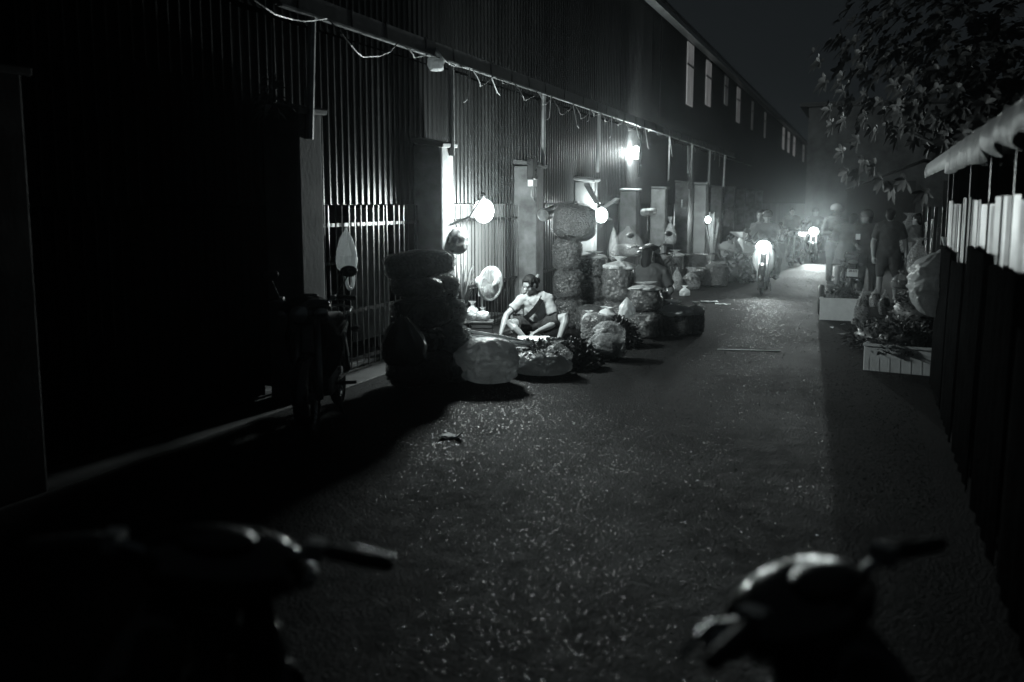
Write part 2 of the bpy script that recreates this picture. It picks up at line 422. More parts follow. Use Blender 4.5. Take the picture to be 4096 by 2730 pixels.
while y < 33:
    L_ = rng.uniform(.5, 1.3); sag = rng.uniform(.02, .22)
    pts = [(.06 + .03 * math.sin(k), y + L_ * k / 8, RZ - .03 - sag * (1 - ((k - 4) / 4) ** 2) + rng.uniform(-.01, .01)) for k in range(9)]
    obj('cable', MB().tube(pts, .007, 5), mat('grey cable sheath', .16, .5, bmp=0) if rng.random() < .6 else WIREB, rail)
    if rng.random() < .4:
        d = rng.uniform(.15, .5); s = rng.choice((-1, 1))
        pts = [(.06, y + L_, RZ - .03), (.08, y + L_ + s * .08, RZ - .03 - d * .5), (.09, y + L_ + s * .16, RZ - .03 - d * .9), (.09, y + L_ + s * .26, RZ - .03 - d)]
        obj('cable_end', MB().tube(pts, .007, 5), WIREM, rail)
    y += L_ + rng.uniform(0, .25)

# ---------------------------------------------------------------- grilles in the near bays
PERF = None
def perforated():
    m, nt, b = _nt('perforated white sheet'); L = nt.links.new
    tc = nt.nodes.new('ShaderNodeTexCoord'); vo = nt.nodes.new('ShaderNodeTexVoronoi'); vo.inputs['Scale'].default_value = 34; vo.inputs['Randomness'].default_value = 0
    L(tc.outputs['Object'], vo.inputs['Vector'])
    c = ramp(nt, vo.outputs['Distance'], [(.28, g3(.2)), (.36, g3(.75))]); L(c.outputs[0], b.inputs['Base Color'])
    b.inputs['Roughness'].default_value = .6; return m
PERF = perforated()
me_bar = MB().box((0, 0, .86), (.007, .020, 1.66)).mesh('bar'); me_bar.materials.append(DARKSTEEL)
def grille(y0, y1, label, backing=None, x=-4.9, group=None, step=.125):
    t = thing('bar_grille', label, 'grille', (x, y0, .04), 0, group)
    y = .05; rg = random.Random(int(y0 * 10))
    while y < y1 - y0:
        o = link('bar', me_bar, None, t, (rg.uniform(-.008, .008), y, 0), (rg.uniform(-.006, .006), rg.uniform(-.006, .006), rg.uniform(-.3, .3)))
        y += step
    for z in (.12, .62, 1.5): obj('cross_rail', MB().box((-.032, (y1 - y0) / 2, z), (.025, y1 - y0, .035)), DARKSTEEL, t)
    if backing: obj('backing_sheet', MB().box((-.20, (y1 - y0) / 2, 1.13), (.012, y1 - y0 - .1, 1.15)), backing, t)
    return t
grille(7.97, 10.58, 'dark bar grille in the unlit bay beside parked motorbike', None)
grille(10.98, 14.05, 'bar grille over perforated white sheet behind the electric fan', PERF)
grille(14.45, 17.28, 'bar grille behind the tall stacks of produce bags', None)
for k in range(3): link('corrugated_sheet', me_shaded[me_low], None, wh, (-.05, 4.6 + k * .98, .05), (0, 0, 0), (1, .94, 1.04))
# crates and sheets stored just inside the bays, seen between bars
rng = random.Random(4)
inner = thing('storage_shelf', 'shelf of stored sacks inside warehouse behind the dark bar grille', 'shelf', (-5.75, 9.4, 0))
for z in (.5, 1.1): obj('shelf_board', MB().box((0, 0, z), (.5, 2.6, .03)), WOOD, inner)
for y in (-1.25, 1.25): obj('upright', MB().box((0, y, .8), (.5, .04, 1.6)), WOOD, inner)
# far building that closes the alley on the right
fb = thing('far_building', 'plain rendered building closing the far end of alley', 'building', (-2.25, 38.5, 0))
obj('wall', MB().box((9, 3, 2.6), (18, 6, 5.2)), CONC_D, fb)
obj('roof', MB().box((9, 2.9, 5.28), (18.6, 6.6, .14)), TIN_D, fb)
for k in range(3): obj('shutter', MB().box((2.6 + k * 3.2, -.03, 1.3), (2.3, .06, 2.5)), TIN_D, fb)
HAZE = 0.0012
# ================================================================== lamps
def bulb(p, label, power, r=.055, cord=None, arm=None, group=None):
    t = thing('light_bulb', label, 'bulb', p, 0, group)
    area = 4 * math.pi * r * r
    gl = MB().ell((0, 0, 0), (r, r, r * 1.15), nu=12, nv=8)
    obj('globe', gl, emit('lit bulb %d' % round(power * 10), power / (math.pi * area)), t, True)
    obj('socket', MB().lathe([(.0, r * 1.75), (.018, r * 1.75), (.02, r * 1.1), (.016, r * 1.05), (0, r * 1.05)], 10), BLACKP, t, True)
    if cord: obj('cord', MB().tube([(0, 0, r * 1.7)] + [Vector(q) - Vector(p) for q in cord], .008, 5), WIREB, t)
    if arm: obj('arm', MB().tube([(0, 0, r * 1.5)] + [Vector(q) - Vector(p) for q in arm], .016, 7), WHITEP, t)
    return t
B1 = XP(1935, 845, -4.34); B2 = XP(2545, 612, -4.80); B3 = XP(2405, 862, -4.44); B4 = XP(2832, 880, -4.35)
bulb(B1, 'glaring bulb on a white arm beside the concrete pillar above the fan', 340, .125, arm=[XP(1880, 868, -4.4), (-4.63, 10.85, XP(1835, 898, -4.62).z)])
bulb(B2, 'glaring bulb hung high against the tin under the cable rail', 300, .12, cord=[B2 + Vector((.02, .0, .35)), (RX, B2.y, RZ)])
bulb(B3, 'glaring bulb hung beside the topmost tied bundle of the bag stacks', 240, .115, cord=[B3 + Vector((-.1, -.1, .3)), (-4.62, 17.45, 2.2)])
bulb(B4, 'bare glaring bulb hung above the upright bundle of stalks', 110, .085, cord=[B4 + Vector((0, 0, .6)), (RX, 30.3, RZ)])
def headlight_beam(p, direction, power, parent=None, size=65):
    l = bpy.data.lights.new('headlight_beam', 'SPOT'); l.energy = power; l.spot_size = R(size); l.spot_blend = .8
    l.shadow_soft_size = .05; l.color = BULB
    o = bpy.data.objects.new('headlight_beam', l); C.objects.link(o); o.location = p
    o.rotation_euler = Vector(direction).to_track_quat('-Z', 'Y').to_euler()
    if parent: o.parent = parent
    return o
HL1 = YP(3065, 965, 20.2); HL2 = YP(3255, 900, 31.0)
if 0:
    headlight_beam(HL1, (0.05, -1, -.07), 120); headlight_beam(HL2, (.02, -1, -.06), 300)
# ================================================================== builders: bags, leaves, motorbikes, people
CLEAR = plastic('clear film', .42, clear=.60, transl=.30, rough=.14, bmp=.9)
CLEAR2 = plastic('very clear film', .35, clear=.84, transl=.3, rough=.12, bmp=.9)
MILKY = plastic('milky film', .58, clear=.10, transl=.35, rough=.2, bscale=7, bmp=1.0)
WHITEF = plastic('white carrier film', .80, clear=.0, transl=.55, rough=.35, bscale=9)
DARKF = plastic('dark bin film', .03, clear=.0, transl=.1, rough=.25, bscale=7, bmp=.4)
CLEARB = plastic('lit crinkled film', .6, clear=.25, transl=.35, rough=.12, bscale=12, bmp=1.0)
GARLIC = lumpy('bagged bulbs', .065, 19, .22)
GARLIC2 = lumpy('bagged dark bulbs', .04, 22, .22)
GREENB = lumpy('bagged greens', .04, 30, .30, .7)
FILMG = plastic('glossy wrap', .14, clear=.76, transl=.2, rough=.10, bscale=16, bmp=.8)
GREEN = mat('dark leaves', .055, .45, var=.45, scale=14, bmp=.1)
GREENL = mat('pale leaves', .13, .45, var=.4, scale=10, bmp=.1)
STALKM = mat('pale stalks', .66, .5, var=.25, scale=8, bmp=.1, stretch=(1, 1, .2))
PAPER = mat('crumpled paper', .72, .8, var=.15, bmp=.3, bscale=20)

def fbm(p, s): return noise.noise(Vector(p) * s)
def bag_mesh(w, d, h, seed=0, neck=.82, lump=.05, pleat=.05, ears=True, nu=40, nv=24, flat=.25, lscale=4.0):
    """a filled bag: sagging belly, folds gathered to a tied neck, loose ears above the tie"""
    rg = random.Random(seed); off = Vector((seed * 3.7, seed * 1.3, seed * .9)); vs = []; fs = []
    kp = rg.randint(7, 11); ph = rg.uniform(0, 6)
    for i in range(nv + 1):
        t = i / nv
        if t < neck:
            u = t / neck; r = (1 - (1 - min(u / .3, 1)) ** 2.5 * .4) * (1 - max(0, (u - .42) / .58) ** 1.6 * .88)
            r = max(r, .10)
        else:
            u = (t - neck) / (1 - neck); r = .10 + (.34 * u if ears else .02)
        for k in range(nu):
            a = 2 * math.pi * k / nu
            p = Vector((math.cos(a), math.sin(a), t * 2))
            up = max(0, (t - neck * .35) / (neck * .65)) if t < neck else 1
            rr = r * (1 + pleat * up * math.sin(kp * a + ph + 2 * t) * 1.4 + (.4 * up * pleat) * math.sin((kp * 2 + 1) * a))
            rr += lump * r * (fbm(p + off, lscale / 2) * 2 + abs(fbm(p + off, lscale * 1.5)) * 1.0)
            if t >= neck and ears: rr *= 1 + .6 * math.sin(2 * a + ph)
            z = h * t
            if t < flat: z = h * flat * (t / flat) ** 1.5
            z += h * .02 * fbm(p + off, 5)
            vs.append((rr * w / 2 * math.cos(a), rr * d / 2 * math.sin(a), max(z, .002)))
    for i in range(nv):
        fs += [(i * nu + k, i * nu + (k + 1) % nu, (i + 1) * nu + (k + 1) % nu, (i + 1) * nu + k) for k in range(nu)]
    fs.append(tuple(reversed(range(nu))))
    mb = MB(); mb.add(vs, fs); return mb
def sack_mesh(w, d, h, seed=0, lump=.04, wrinkle=.006, nu=36, nv=22, power=3.2, crease=0.0):
    """a packed upright sack: soft box with rounded top, bulges and horizontal creases"""
    off = Vector((seed * 2.1, seed * 5.3, seed * 1.7)); vs = []; fs = []
    for i in range(nv + 1):
        t = i / nv; e = 2 * t - 1
        r = (1 - abs(e) ** (power * 1.6)) ** (1 / power) if abs(e) < 1 else 0
        r = max(r, .04)
        for k in range(nu):
            a = 2 * math.pi * k / nu; c, s_ = math.cos(a), math.sin(a)
            q = (abs(c) ** 2.8 + abs(s_) ** 2.8) ** (-1 / 2.8)
            p = Vector((c, s_, t * h / w * 2))
            rr = r * q * (1 + lump * (fbm(p + off, 1.6) * 2.2 + abs(fbm(p + off, 5)) * 1.2) + wrinkle * math.sin(t * 30 + 3 * fbm(p + off, 1.2)))
            if crease: rr += crease * r * ((1 - abs(fbm(p + off * 2, 1.9))) ** 7 + .6 * (1 - abs(fbm(Vector((p.x, p.y, p.z * .35)) + off, 3.7))) ** 8 - .45)
            x, y = rr * w / 2 * c, rr * d / 2 * s_
            vs.append((x, y, h * t + .03 * h * fbm(Vector((c * r, s_ * r, seed + t)), 2.2) * (t > .1)))
    for i in range(nv):
        fs += [(i * nu + k, i * nu + (k + 1) % nu, (i + 1) * nu + (k + 1) % nu, (i + 1) * nu + k) for k in range(nu)]
    fs.append(tuple(reversed(range(nu)))); fs.append(tuple(nv * nu + k for k in range(nu)))
    mb = MB(); mb.add(vs, fs); return mb
def bag(name, label, cat, p, w, d, h, m, seed, rz=0, inner=None, fill=.6, group=None, rot=None, **kw):
    o = obj(name, bag_mesh(w, d, h, seed, **kw), m, None, True, p, rot or (0, 0, rz)); tag(o, label, cat, group)
    if inner:
        f = obj('contents', sack_mesh(w * .84, d * .84, h * fill, seed + 5, .09, .0, 28, 14, 2.2), inner, o, True, (0, 0, .012))
    obj('tie', MB().lathe([(w * .06, h * .80), (w * .075, h * .81), (w * .075, h * .825), (w * .06, h * .835)], 10), WIREM, o) if kw.get('neck', .82) < .9 and kw.get('ears', True) else None
    return o
def sack(label, p, w, d, h, m, seed, rz=0, film=None, top=None, name='produce_sack', cat='sack', group=None, rot=None, **kw):
    o = obj(name, sack_mesh(w, d, h, seed, **kw), m, None, True, p, rot or (0, 0, rz)); tag(o, label, cat, group)
    if film:
        fm = sack_mesh(w * 1.06, d * 1.06, h * 1.04, seed, kw.get('lump', .04), .0, 44, 30, kw.get('power', 3.2)); rj = random.Random(seed)
        fm.v = [(x + rj.gauss(0, .007), y + rj.gauss(0, .007), z + rj.gauss(0, .005)) for x, y, z in fm.v]     # crumpled facets
        obj('film', fm, film, o, False)
    if top:
        obj('gathered_top', bag_mesh(w * 1.0, d * 1.0, h * .34, seed + 3, neck=.7, pleat=.14, lump=.14, flat=.1), top, o, True, (0, 0, h * .88))
    return o
def leaf(mb, p, d, up, L, W, droop=.25):
    p = Vector(p); d = Vector(d).normalized(); sd = d.cross(Vector(up))
    if sd.length < 1e-3: sd = d.orthogonal()
    sd.normalize(); n = sd.cross(d).normalized(); dz = Vector((0, 0, -1))
    a, b, c = p + d * L * .35 + dz * droop * L * .08, p + d * L * .72 + dz * droop * L * .35, p + d * L + dz * droop * L * .7
    mb.add([p, a - sd * W * .5 + n * W * .12, a, a + sd * W * .5 + n * W * .12, b - sd * W * .42 + n * W * .1, b, b + sd * W * .42 + n * W * .1, c],
           [(0, 2, 1), (0, 3, 2), (1, 2, 5, 4), (2, 3, 6, 5), (4, 5, 7), (5, 6, 7)])
def heap(n, rad, L, W, seed, flat=False, droop=.4):
    rg = random.Random(seed); mb = MB()
    for _ in range(n):
        a = rg.uniform(0, 2 * math.pi); e = math.acos(rg.uniform(0, 1)); r = rg.uniform(.55, 1) ** .5
        d = Vector((math.sin(e) * math.cos(a), math.sin(e) * math.sin(a), math.cos(e)))
        p = Vector((d.x * rad[0] * r, d.y * rad[1] * r, max(.01, d.z * rad[2] * r)))
        dd = (d + Vector((rg.uniform(-1, 1), rg.uniform(-1, 1), rg.uniform(-.5, .9))) * .8)
        leaf(mb, p, dd, (rg.uniform(-1, 1), rg.uniform(-1, 1), 1.2), L * rg.uniform(.6, 1.3), W * rg.uniform(.6, 1.3), droop)
    return mb
def greens(name, label, p, rad, n, L, W, m, seed, cat='greens', group=None):
    t = thing(name, label, cat, p, 0, group)
    o = obj('leaves', heap(n, rad, L, W, seed), m, t); o['kind'] = 'stuff'
    obj('stems', MB().ell((0, 0, rad[2] * .42), (rad[0] * .78, rad[1] * .78, rad[2] * .42), nu=18, nv=10), m, t, True)
    return t

# ---------------------------------------------------------------- motorbike, nose along +X
CHROME = mat('chrome', .28, .22, metal=1.0, var=.1, bmp=0)
PAINT_D = mat('black motorbike paint', .02, .16, var=.2, bmp=0, spec=.7)
PAINT_W = mat('white motorbike panel', .62, .28, var=.06, bmp=0)
LENS = mat('clear headlight glass', .45, .12, metal=.55, var=.2, bmp=.2, bscale=60)
REDL = mat('tail lens', .10, .15, var=.1, bmp=0)
ALLOY = mat('cast alloy', .26, .45, metal=.7, bmp=.2)
SEATM = mat('vinyl seat', .012, .85, bmp=.2)
PLATE = mat('number plate white', .7, .4, var=.05, bmp=0)
INK = mat('black lettering', .01, .6, bmp=0)
def torus(R_, r_, n=28, m_=10):
    return [(R_ + r_ * math.cos(2 * math.pi * k / m_), r_ * .9 * math.sin(2 * math.pi * k / m_)) for k in range(m_ + 1)]
def text_mesh(s, size, m, parent, loc, rot):
    cu = bpy.data.curves.new('lettering', 'FONT'); cu.body = s; cu.size = size; cu.extrude = .001; cu.align_x = 'CENTER'; cu.align_y = 'CENTER'; cu.offset = .0012
    t = bpy.data.objects.new('tmp', cu); C.objects.link(t); me = evaluated(t, 'lettering'); bpy.data.objects.remove(t)
    me.materials.clear(); return link('lettering', me, m, parent, loc, rot)
def motorbike(label, p, rz, shield=None, lit=0, plate=False, steer=0.0, mirrors=True, lean=0.06):
    shield = shield or PAINT_D
    t = thing('motorbike', label, 'motorbike', p, rz); t.rotation_euler = (lean, 0, rz)
    for x in (-.62, .62):
        w = obj('wheel', MB().lathe(torus(.255, .042), 28, 'Y'), RUBBER, t, True, (x, 0, .297))
        obj('rim', MB().lathe([(.222, -.022), (.208, -.018), (.208, .018), (.222, .022)], 28, 'Y'), CHROME, w, True)
        sp = MB()
        for k in range(14):
            a = 2 * math.pi * k / 14; sp.tube([(.03 * math.cos(a + .6), .02 * (-1) ** k, .03 * math.sin(a + .6)), (.21 * math.cos(a), 0, .21 * math.sin(a))], .0025, 4, False)
        s_ = obj('spokes', sp, CHROME, w); s_['kind'] = 'stuff'
        obj('hub', MB().tube([(0, -.05, 0), (0, .05, 0)], .045, 12), ALLOY, w)
    for s in (-1, 1):
        f = obj('fork_leg', MB().tube([(.625, s * .085, .29), (.56, s * .085, .50), (.40, s * .075, .86)], [.026, .026, .018], 9), ALLOY, t, True)
        obj('rear_shock', MB().tube([(-.56, s * .11, .32), (-.44, s * .11, .64)], [.03, .022], 9), CHROME, t)
        sh = MB(); rows = []
        for i in range(9):
            u = i / 8; z = .90 - .60 * u; yo = .09 + .13 * math.sin(math.pi * min(u * 1.05 + .08, 1)) ** .8; x = .36 - .10 * math.sin(math.pi * u) - .03 * u
            rows.append([(x + .05, s * .055, z), (x + .035, s * (.055 + yo) * .62, z), (x - .02, s * yo, z + .01)])
        for i in range(9): sh.v += rows[i]
        for i in range(8):
            for j in range(2): a = i * 3 + j; sh.f.append((a, a + 1, a + 4, a + 3))
        o = obj('leg_shield', sh, shield, t, True); md = o.modifiers.new('s', 'SOLIDIFY'); md.thickness = .008
        obj('foot_peg', MB().tube([(.02, s * .1, .30), (.02, s * .27, .30)], .014, 7), RUBBER, t)
        obj('side_panel', MB().prism([(-.55, .62), (-.72, .72), (-.2, .66), (-.02, .52), (-.12, .42), (-.4, .50)], 'Y', s * .09, s * .125), shield, t)
    obj('axle', MB().tube([(.625, -.1, .29), (.625, .1, .29)], .012, 7), ALLOY, t)
    fd = MB(); n = 12
    for i in range(n + 1):
        a = R(-25 + 165 * i / n)
        for y, rr in ((-.06, .300), (-.045, .325), (0, .335), (.045, .325), (.06, .300)):
            fd.v.append((.62 + rr * math.cos(a), y, .297 + rr * math.sin(a)))
    for i in range(n):
        for j in range(4): a = i * 5 + j; fd.f.append((a, a + 1, a + 6, a + 5))
    o = obj('front_fender', fd, PAINT_D, t, True); o.modifiers.new('s', 'SOLIDIFY').thickness = .006
    fork_cover = MB().prism([(.40, .62), (.50, .62), (.44, .88), (.34, .90)], 'Y', -.05, .05)
    bev(obj('fork_cover', fork_cover, PAINT_D, t), .015)
    # frame spine, engine, swingarm
    obj('frame_spine', MB().tube([(.38, 0, .78), (.18, 0, .52), (-.05, 0, .46), (-.45, 0, .62)], [.05, .06, .07, .05], 10), PAINT_D, t, True)
    en = MB().box((.02, 0, .33), (.34, .20, .20)).tube([(.16, 0, .36), (.34, 0, .38)], .075, 12)
    bev(obj('engine', en, ALLOY, t), .02)
    obj('swingarm', MB().tube([(-.05, -.09, .32), (-.62, -.09, .29)], .02, 7).tube([(-.05, .09, .32), (-.62, .09, .29)], .02, 7), PAINT_D, t)
    obj('exhaust', MB().tube([(.28, -.06, .30), (.2, -.12, .22), (-.2, -.15, .24), (-.75, -.17, .33)], [.018, .02, .04, .045], 10), CHROME, t, True)
    obj('centre_stand', MB().tube([(-.05, -.13, .03), (-.02, -.09, .3)], .014, 6).tube([(-.05, .13, .03), (-.02, .09, .3)], .014, 6), DARKSTEEL, t)
    # seat and tail
    st = MB(); prof = [(-.78, .80, .07), (-.6, .80, .12), (-.35, .775, .13), (-.12, .74, .12), (.05, .70, .08)]
    for x, z, w in prof:
        for y, dz in ((-w, -.07), (-w, -.015), (-w * .6, .012), (w * .6, .012), (w, -.015), (w, -.07)): st.v.append((x, y, z + dz))
    for i in range(4):
        for j in range(6): st.f.append((i * 6 + j, i * 6 + (j + 1) % 6, (i + 1) * 6 + (j + 1) % 6, (i + 1) * 6 + j))
    st.f += [tuple(range(6)), tuple(24 + k for k in range(6))]
    obj('seat', st, SEATM, t, True)
    tl = MB().prism([(-.30, .68), (-.86, .76), (-.93, .70), (-.88, .62), (-.40, .56)], 'Y', -.085, .085)
    bev(obj('tail_cowl', tl, PAINT_D, t), .02)
    obj('grab_rail', MB().tube([(-.55, -.13, .76), (-.85, -.14, .83), (-.95, 0, .85), (-.85, .14, .83), (-.55, .13, .76)], .013, 7), CHROME, t, True)
    obj('tail_light', MB().ell((-.92, 0, .67), (.04, .09, .045)), REDL, t, True)
    for s in (-1, 1): obj('turn_signal', MB().ell((-.90, s * .15, .63), (.03, .045, .03)), REDL, t, True)
    obj('rear_fender', MB().prism([(-.80, .62), (-.90, .60), (-1.02, .38), (-.98, .37)], 'Y', -.06, .06), BLACKP, t)
    if plate:
        pl = bev(obj('number_plate', MB().box((-1.02, 0, .47), (.006, .20, .145), rot=(0, R(20), 0)), PLATE, t), .004)
        text_mesh('28-H1', .062, INK, pl, (-1.036, 0, .505), (R(70), 0, R(-90)))
        text_mesh('007 08', .062, INK, pl, (-1.016, 0, .435), (R(70), 0, R(-90)))
    # steering group
    hb = MB(); q = [(.33, -.36, 1.02), (.36, -.22, 1.03), (.40, -.08, .97), (.40, .08, .97), (.36, .22, 1.03), (.33, .36, 1.02)]
    cs, sn = math.cos(steer), math.sin(steer)
    def st_(p): x, y, z = p[0] - .38, p[1], p[2]; return (.38 + x * cs - y * sn, x * sn + y * cs, z)
    obj('handlebar', MB().tube([st_(a) for a in q], .012, 8), CHROME, t, True)
    for s in (-1, 1):
        obj('grip', MB().tube([st_((.328, s * .37, 1.02)), st_((.35, s * .25, 1.03))], .018, 9, True, True), RUBBER, t, True)
        obj('brake_lever', MB().tube([st_((.38, s * .22, 1.025)), st_((.42, s * .27, 1.02)), st_((.39, s * .38, 1.01))], .007, 6), CHROME, t, True)
        obj('lever_clamp', MB().box(st_((.365, s * .215, 1.03)), (.05, .035, .04)), ALLOY, t)
        if mirrors:
            mr = obj('mirror', MB().ell(st_((.30, s * .33, 1.22)), (.018, .07, .045)), BLACKP, t, True)
            obj('stem', MB().tube([st_((.355, s * .23, 1.03)), st_((.33, s * .28, 1.12)), st_((.30, s * .33, 1.20))], .006, 6), CHROME, mr, True)
        obj('front_signal', MB().ell(st_((.47, s * .155, .93)), (.05, .055, .035), rot=(0, 0, s * .5)), LENS, t, True)
    cw = MB().ell(st_((.41, 0, .97)), (.12, .20, .085)).ell(st_((.47, 0, .92)), (.085, .12, .085))
    obj('headlight_cowl', cw, PAINT_D, t, True)
    lens = obj('headlight', MB().ell(st_((.505, 0, .925)), (.075, .14, .12) if lit else (.062, .085, .07), nu=16, nv=10), emit('lit headlight', lit) if lit else LENS, t, True)
    obj('speedometer', MB().ell(st_((.36, 0, 1.045)), (.06, .09, .025)), BLACKP, t, True)
    return t

# ---------------------------------------------------------------- people
SKIN = mat('skin', .21, .5, var=.08, scale=12, bmp=.05, bscale=80)
HAIR = mat('black hair', .005, .6, spec=.12, var=.3, scale=30, bmp=.5, bscale=60, stretch=(1, 1, .15))
EYEM = mat('dark eyes', .01, .2, bmp=0)
LIPS = mat('lips', .20, .45, var=.05, bmp=0)
def cloth(v): return mat('cloth %.3f' % v, v, .9, var=.12, scale=10, bmp=.5, bscale=11, bdist=.03)
def frame_of(fwd, up=(0, 0, 1)):
    y = Vector(fwd).normalized(); x = y.cross(Vector(up))
    if x.length < 1e-4: x = Vector((1, 0, 0))
    x.normalize(); z = x.cross(y); return Matrix((x, y, z)).transposed()
def ellm(mb, c, rad, M):
    q = MB().ell((0, 0, 0), rad, nu=18, nv=12); c = Vector(c)
    mb.add([c + M @ Vector(v) for v in q.v], q.f)
def lerp(a, b, t): return Vector(a) * (1 - t) + Vector(b) * t
def hand(mb, wr, d, palm_n, curl=.5, side=1, k=1.0):
    """palm, four unequal fingers bent at two knuckles, thumb from the side of the palm"""
    d = Vector(d).normalized(); n = Vector(palm_n); n = (n - d * n.dot(d)).normalized(); x = d.cross(n) * side
    M = Matrix((x, d, n)).transposed()
    ellm(mb, Vector(wr) + d * .045 * k, (.040 * k, .052 * k, .017 * k), M)
    for i, (o, L) in enumerate(((-.030, .068), (-.010, .078), (.011, .073), (.030, .056))):
        a = Vector(wr) + d * .082 * k + x * o * k; p = [a - d * .02 * k]
        ang = 0; q = a; p.append(q)
        for s_, cu in ((.45, curl * .8), (.30, curl * 1.1), (.25, curl * .8)):
            ang += cu; q = q + (d * math.cos(ang) + n * math.sin(ang)) * L * s_ * k; p.append(q)
        mb.tube(p, [.0095 * k, .0095 * k, .009 * k, .0085 * k, .0075 * k], 8, True, True)
    a = Vector(wr) + d * .025 * k - x * .030 * k
    mb.tube([a, a - x * .028 * k + d * .022 * k + n * .008, a - x * .034 * k + d * .05 * k + n * .022 * k * (1 + curl)], [.012 * k, .0105 * k, .009 * k], 8, True, True)
def person(label, p, rz, J, shirt=.2, bottom=.03, sleeve=.45, legs=.5, look=(0, -1, 0), hair='short', voxel=.013, fat=1.0, face=False, curl=.5, helmet=None, k=1.0, dress=False, shoes=None, palms=None):
    t = thing('person', label, 'person', p, rz); V = {a: Vector(b) for a, b in J.items()}
    sh_ax = (V['rsh'] - V['lsh']).normalized(); sp = (V['neck'] - V['pel']).normalized()
    fw = sp.cross(sh_ax).normalized()
    Mt = Matrix((sh_ax, (sh_ax.cross(sp)).normalized() * 1, sp)).transposed()
    hp_ax = (V['rhip'] - V['lhip']).normalized()
    body, top, bot = MB(), MB(), MB()
    def torso(mb, g_, skip_pel=False):
        for u, (a, b, c) in ((.06, (.155, .115, .12)), (.30, (.140, .105, .12)), (.55, (.150, .108, .13)), (.78, (.160, .100, .12)), (.92, (.115, .080, .07))):
            ellm(mb, lerp(V['pel'], V['neck'], u), ((a * fat + g_) * k, (b * fat + g_) * k, (c + g_) * k), Mt)
        for s in ('lsh', 'rsh'): mb.ell(V[s], (.066 * k + g_))
        mb.tube([V['lsh'], lerp(V['lsh'], V['neck'], .5) + sp * .02, V['neck'], lerp(V['rsh'], V['neck'], .5) + sp * .02, V['rsh']], [.055 * k + g_, .06 * k + g_, .06 * k + g_, .06 * k + g_, .055 * k + g_], 10)
    torso(body, 0)
    body.tube([V['neck'] - sp * .05, V['neck'] + sp * .03, lerp(V['neck'], V['head'], .75)], [.062 * k, .053 * k, .053 * k], 10)
    Mh = frame_of(look); hx, hy, hz = Mh.col[0], Mh.col[1], Mh.col[2]; H = V['head']
    def hp(a, b, c): return H + (hx * a + hy * b + hz * c) * k
    ellm(body, hp(0, -.012, .022), (.074 * k, .094 * k, .092 * k), Mh)
    ellm(body, hp(0, .020, -.045), (.056 * k, .066 * k, .068 * k), Mh)
    ellm(body, hp(0, .066, -.092), (.024 * k, .02 * k, .018 * k), Mh)
    body.tube([hp(0, .076, .014), hp(0, .096, -.022)], [.008 * k, .013 * k], 8, True, True)
    ellm(body, hp(0, .076, -.058), (.026 * k, .016 * k, .014 * k), Mh)
    for s in (-1, 1):
        ellm(body, hp(s * .076, -.012, -.008), (.010 * k, .022 * k, .034 * k), Mh)
        ellm(body, hp(s * .028, .070, .024), (.026 * k, .010 * k, .010 * k), Mh)
        ellm(body, hp(s * .036, .054, -.034), (.022 * k, .018 * k, .026 * k), Mh)
    for s in ('l', 'r'):
        a, e, w = V[s + 'sh'], V[s + 'el'], V[s + 'wr']
        body.tube([a, lerp(a, e, .35), e, lerp(e, w, .3), w], [.056 * k * fat, .052 * k * fat, .042 * k * fat, .044 * k * fat, .028 * k], 10, True, True)
        hd = (w - e).normalized()
        pn = Vector(palms[s]) if palms else Vector((0, .3, -1)) if abs(hd.z) < .8 else fw * 1.0 + hp_ax * (1 if s == 'l' else -1)
        hand(body, w, hd, pn, curl, 1 if s == 'r' else -1, k)
        if sleeve > 0:
            e2 = lerp(a, e, min(sleeve, 1)) if sleeve <= 1 else e
            pts, rs = [a, lerp(a, e2, .6), e2], [.074 * k * fat, .072 * k * fat, .070 * k * fat]
            if sleeve > 1: pts += [lerp(e, w, min(sleeve - 1, .95))]; rs = [.072 * k, .065 * k, .056 * k, .042 * k]
            top.tube(pts, rs, 12)
        h, kn, an = V[s + 'hip'], V[s + 'kn'], V[s + 'an']
        body.tube([h, lerp(h, kn, .4), kn, lerp(kn, an, .3), an], [.092 * k * fat, .083 * k * fat, .058 * k, .056 * k, .036 * k], 10, True, True)
        ft = V.get(s + 'toe', an + (Vector((look[0], look[1], 0)).normalized() * .19 + Vector((0, 0, -.05))) * k)
        heel = an + (an - ft).normalized() * .03 + Vector((0, 0, -.035 * k))
        body.tube([heel, an + Vector((0, 0, -.03 * k)), lerp(an, ft, .6), ft], [.032 * k, .042 * k, .040 * k, .028 * k], 10, True, True)
        if legs > 0:
            if legs <= 1: pts, rs = [h, lerp(h, kn, .5 * legs), lerp(h, kn, legs)], [.112 * k * fat, .105 * k * fat, (.100 if not dress else .13) * k * fat]
            else: pts, rs = [h, lerp(h, kn, .5), kn, lerp(kn, an, min(legs - 1, .97))], [.108 * k * fat, .098 * k * fat, .076 * k, .062 * k]
            bot.tube(pts, rs, 12)
            if shoes: obj('shoe', MB().tube([heel, an + Vector((0, 0, -.03)), lerp(an, ft, .6), ft], [.04, .05, .048, .034], 10, True, True), RUBBER, t, True)
    torso(top, .020 * k)
    ellm(top, V['pel'] + sp * .02, (.178 * k * fat, .138 * k * fat, .10 * k), Mt)
    if dress:
        mid = lerp(lerp(V['lhip'], V['lkn'], .45), lerp(V['rhip'], V['rkn'], .45), .5)
        top.tube([V['pel'], mid], [.17 * k, .20 * k], 14)
    ellm(bot, V['pel'], (.172 * k * fat, .132 * k * fat, .12 * k), Mt)
    ellm(bot, lerp(V['lhip'], V['rhip'], .5), (.165 * k * fat, .13 * k * fat, .11 * k), Mt)
    b_ = fused('body', body, voxel, SKIN, t, 4)
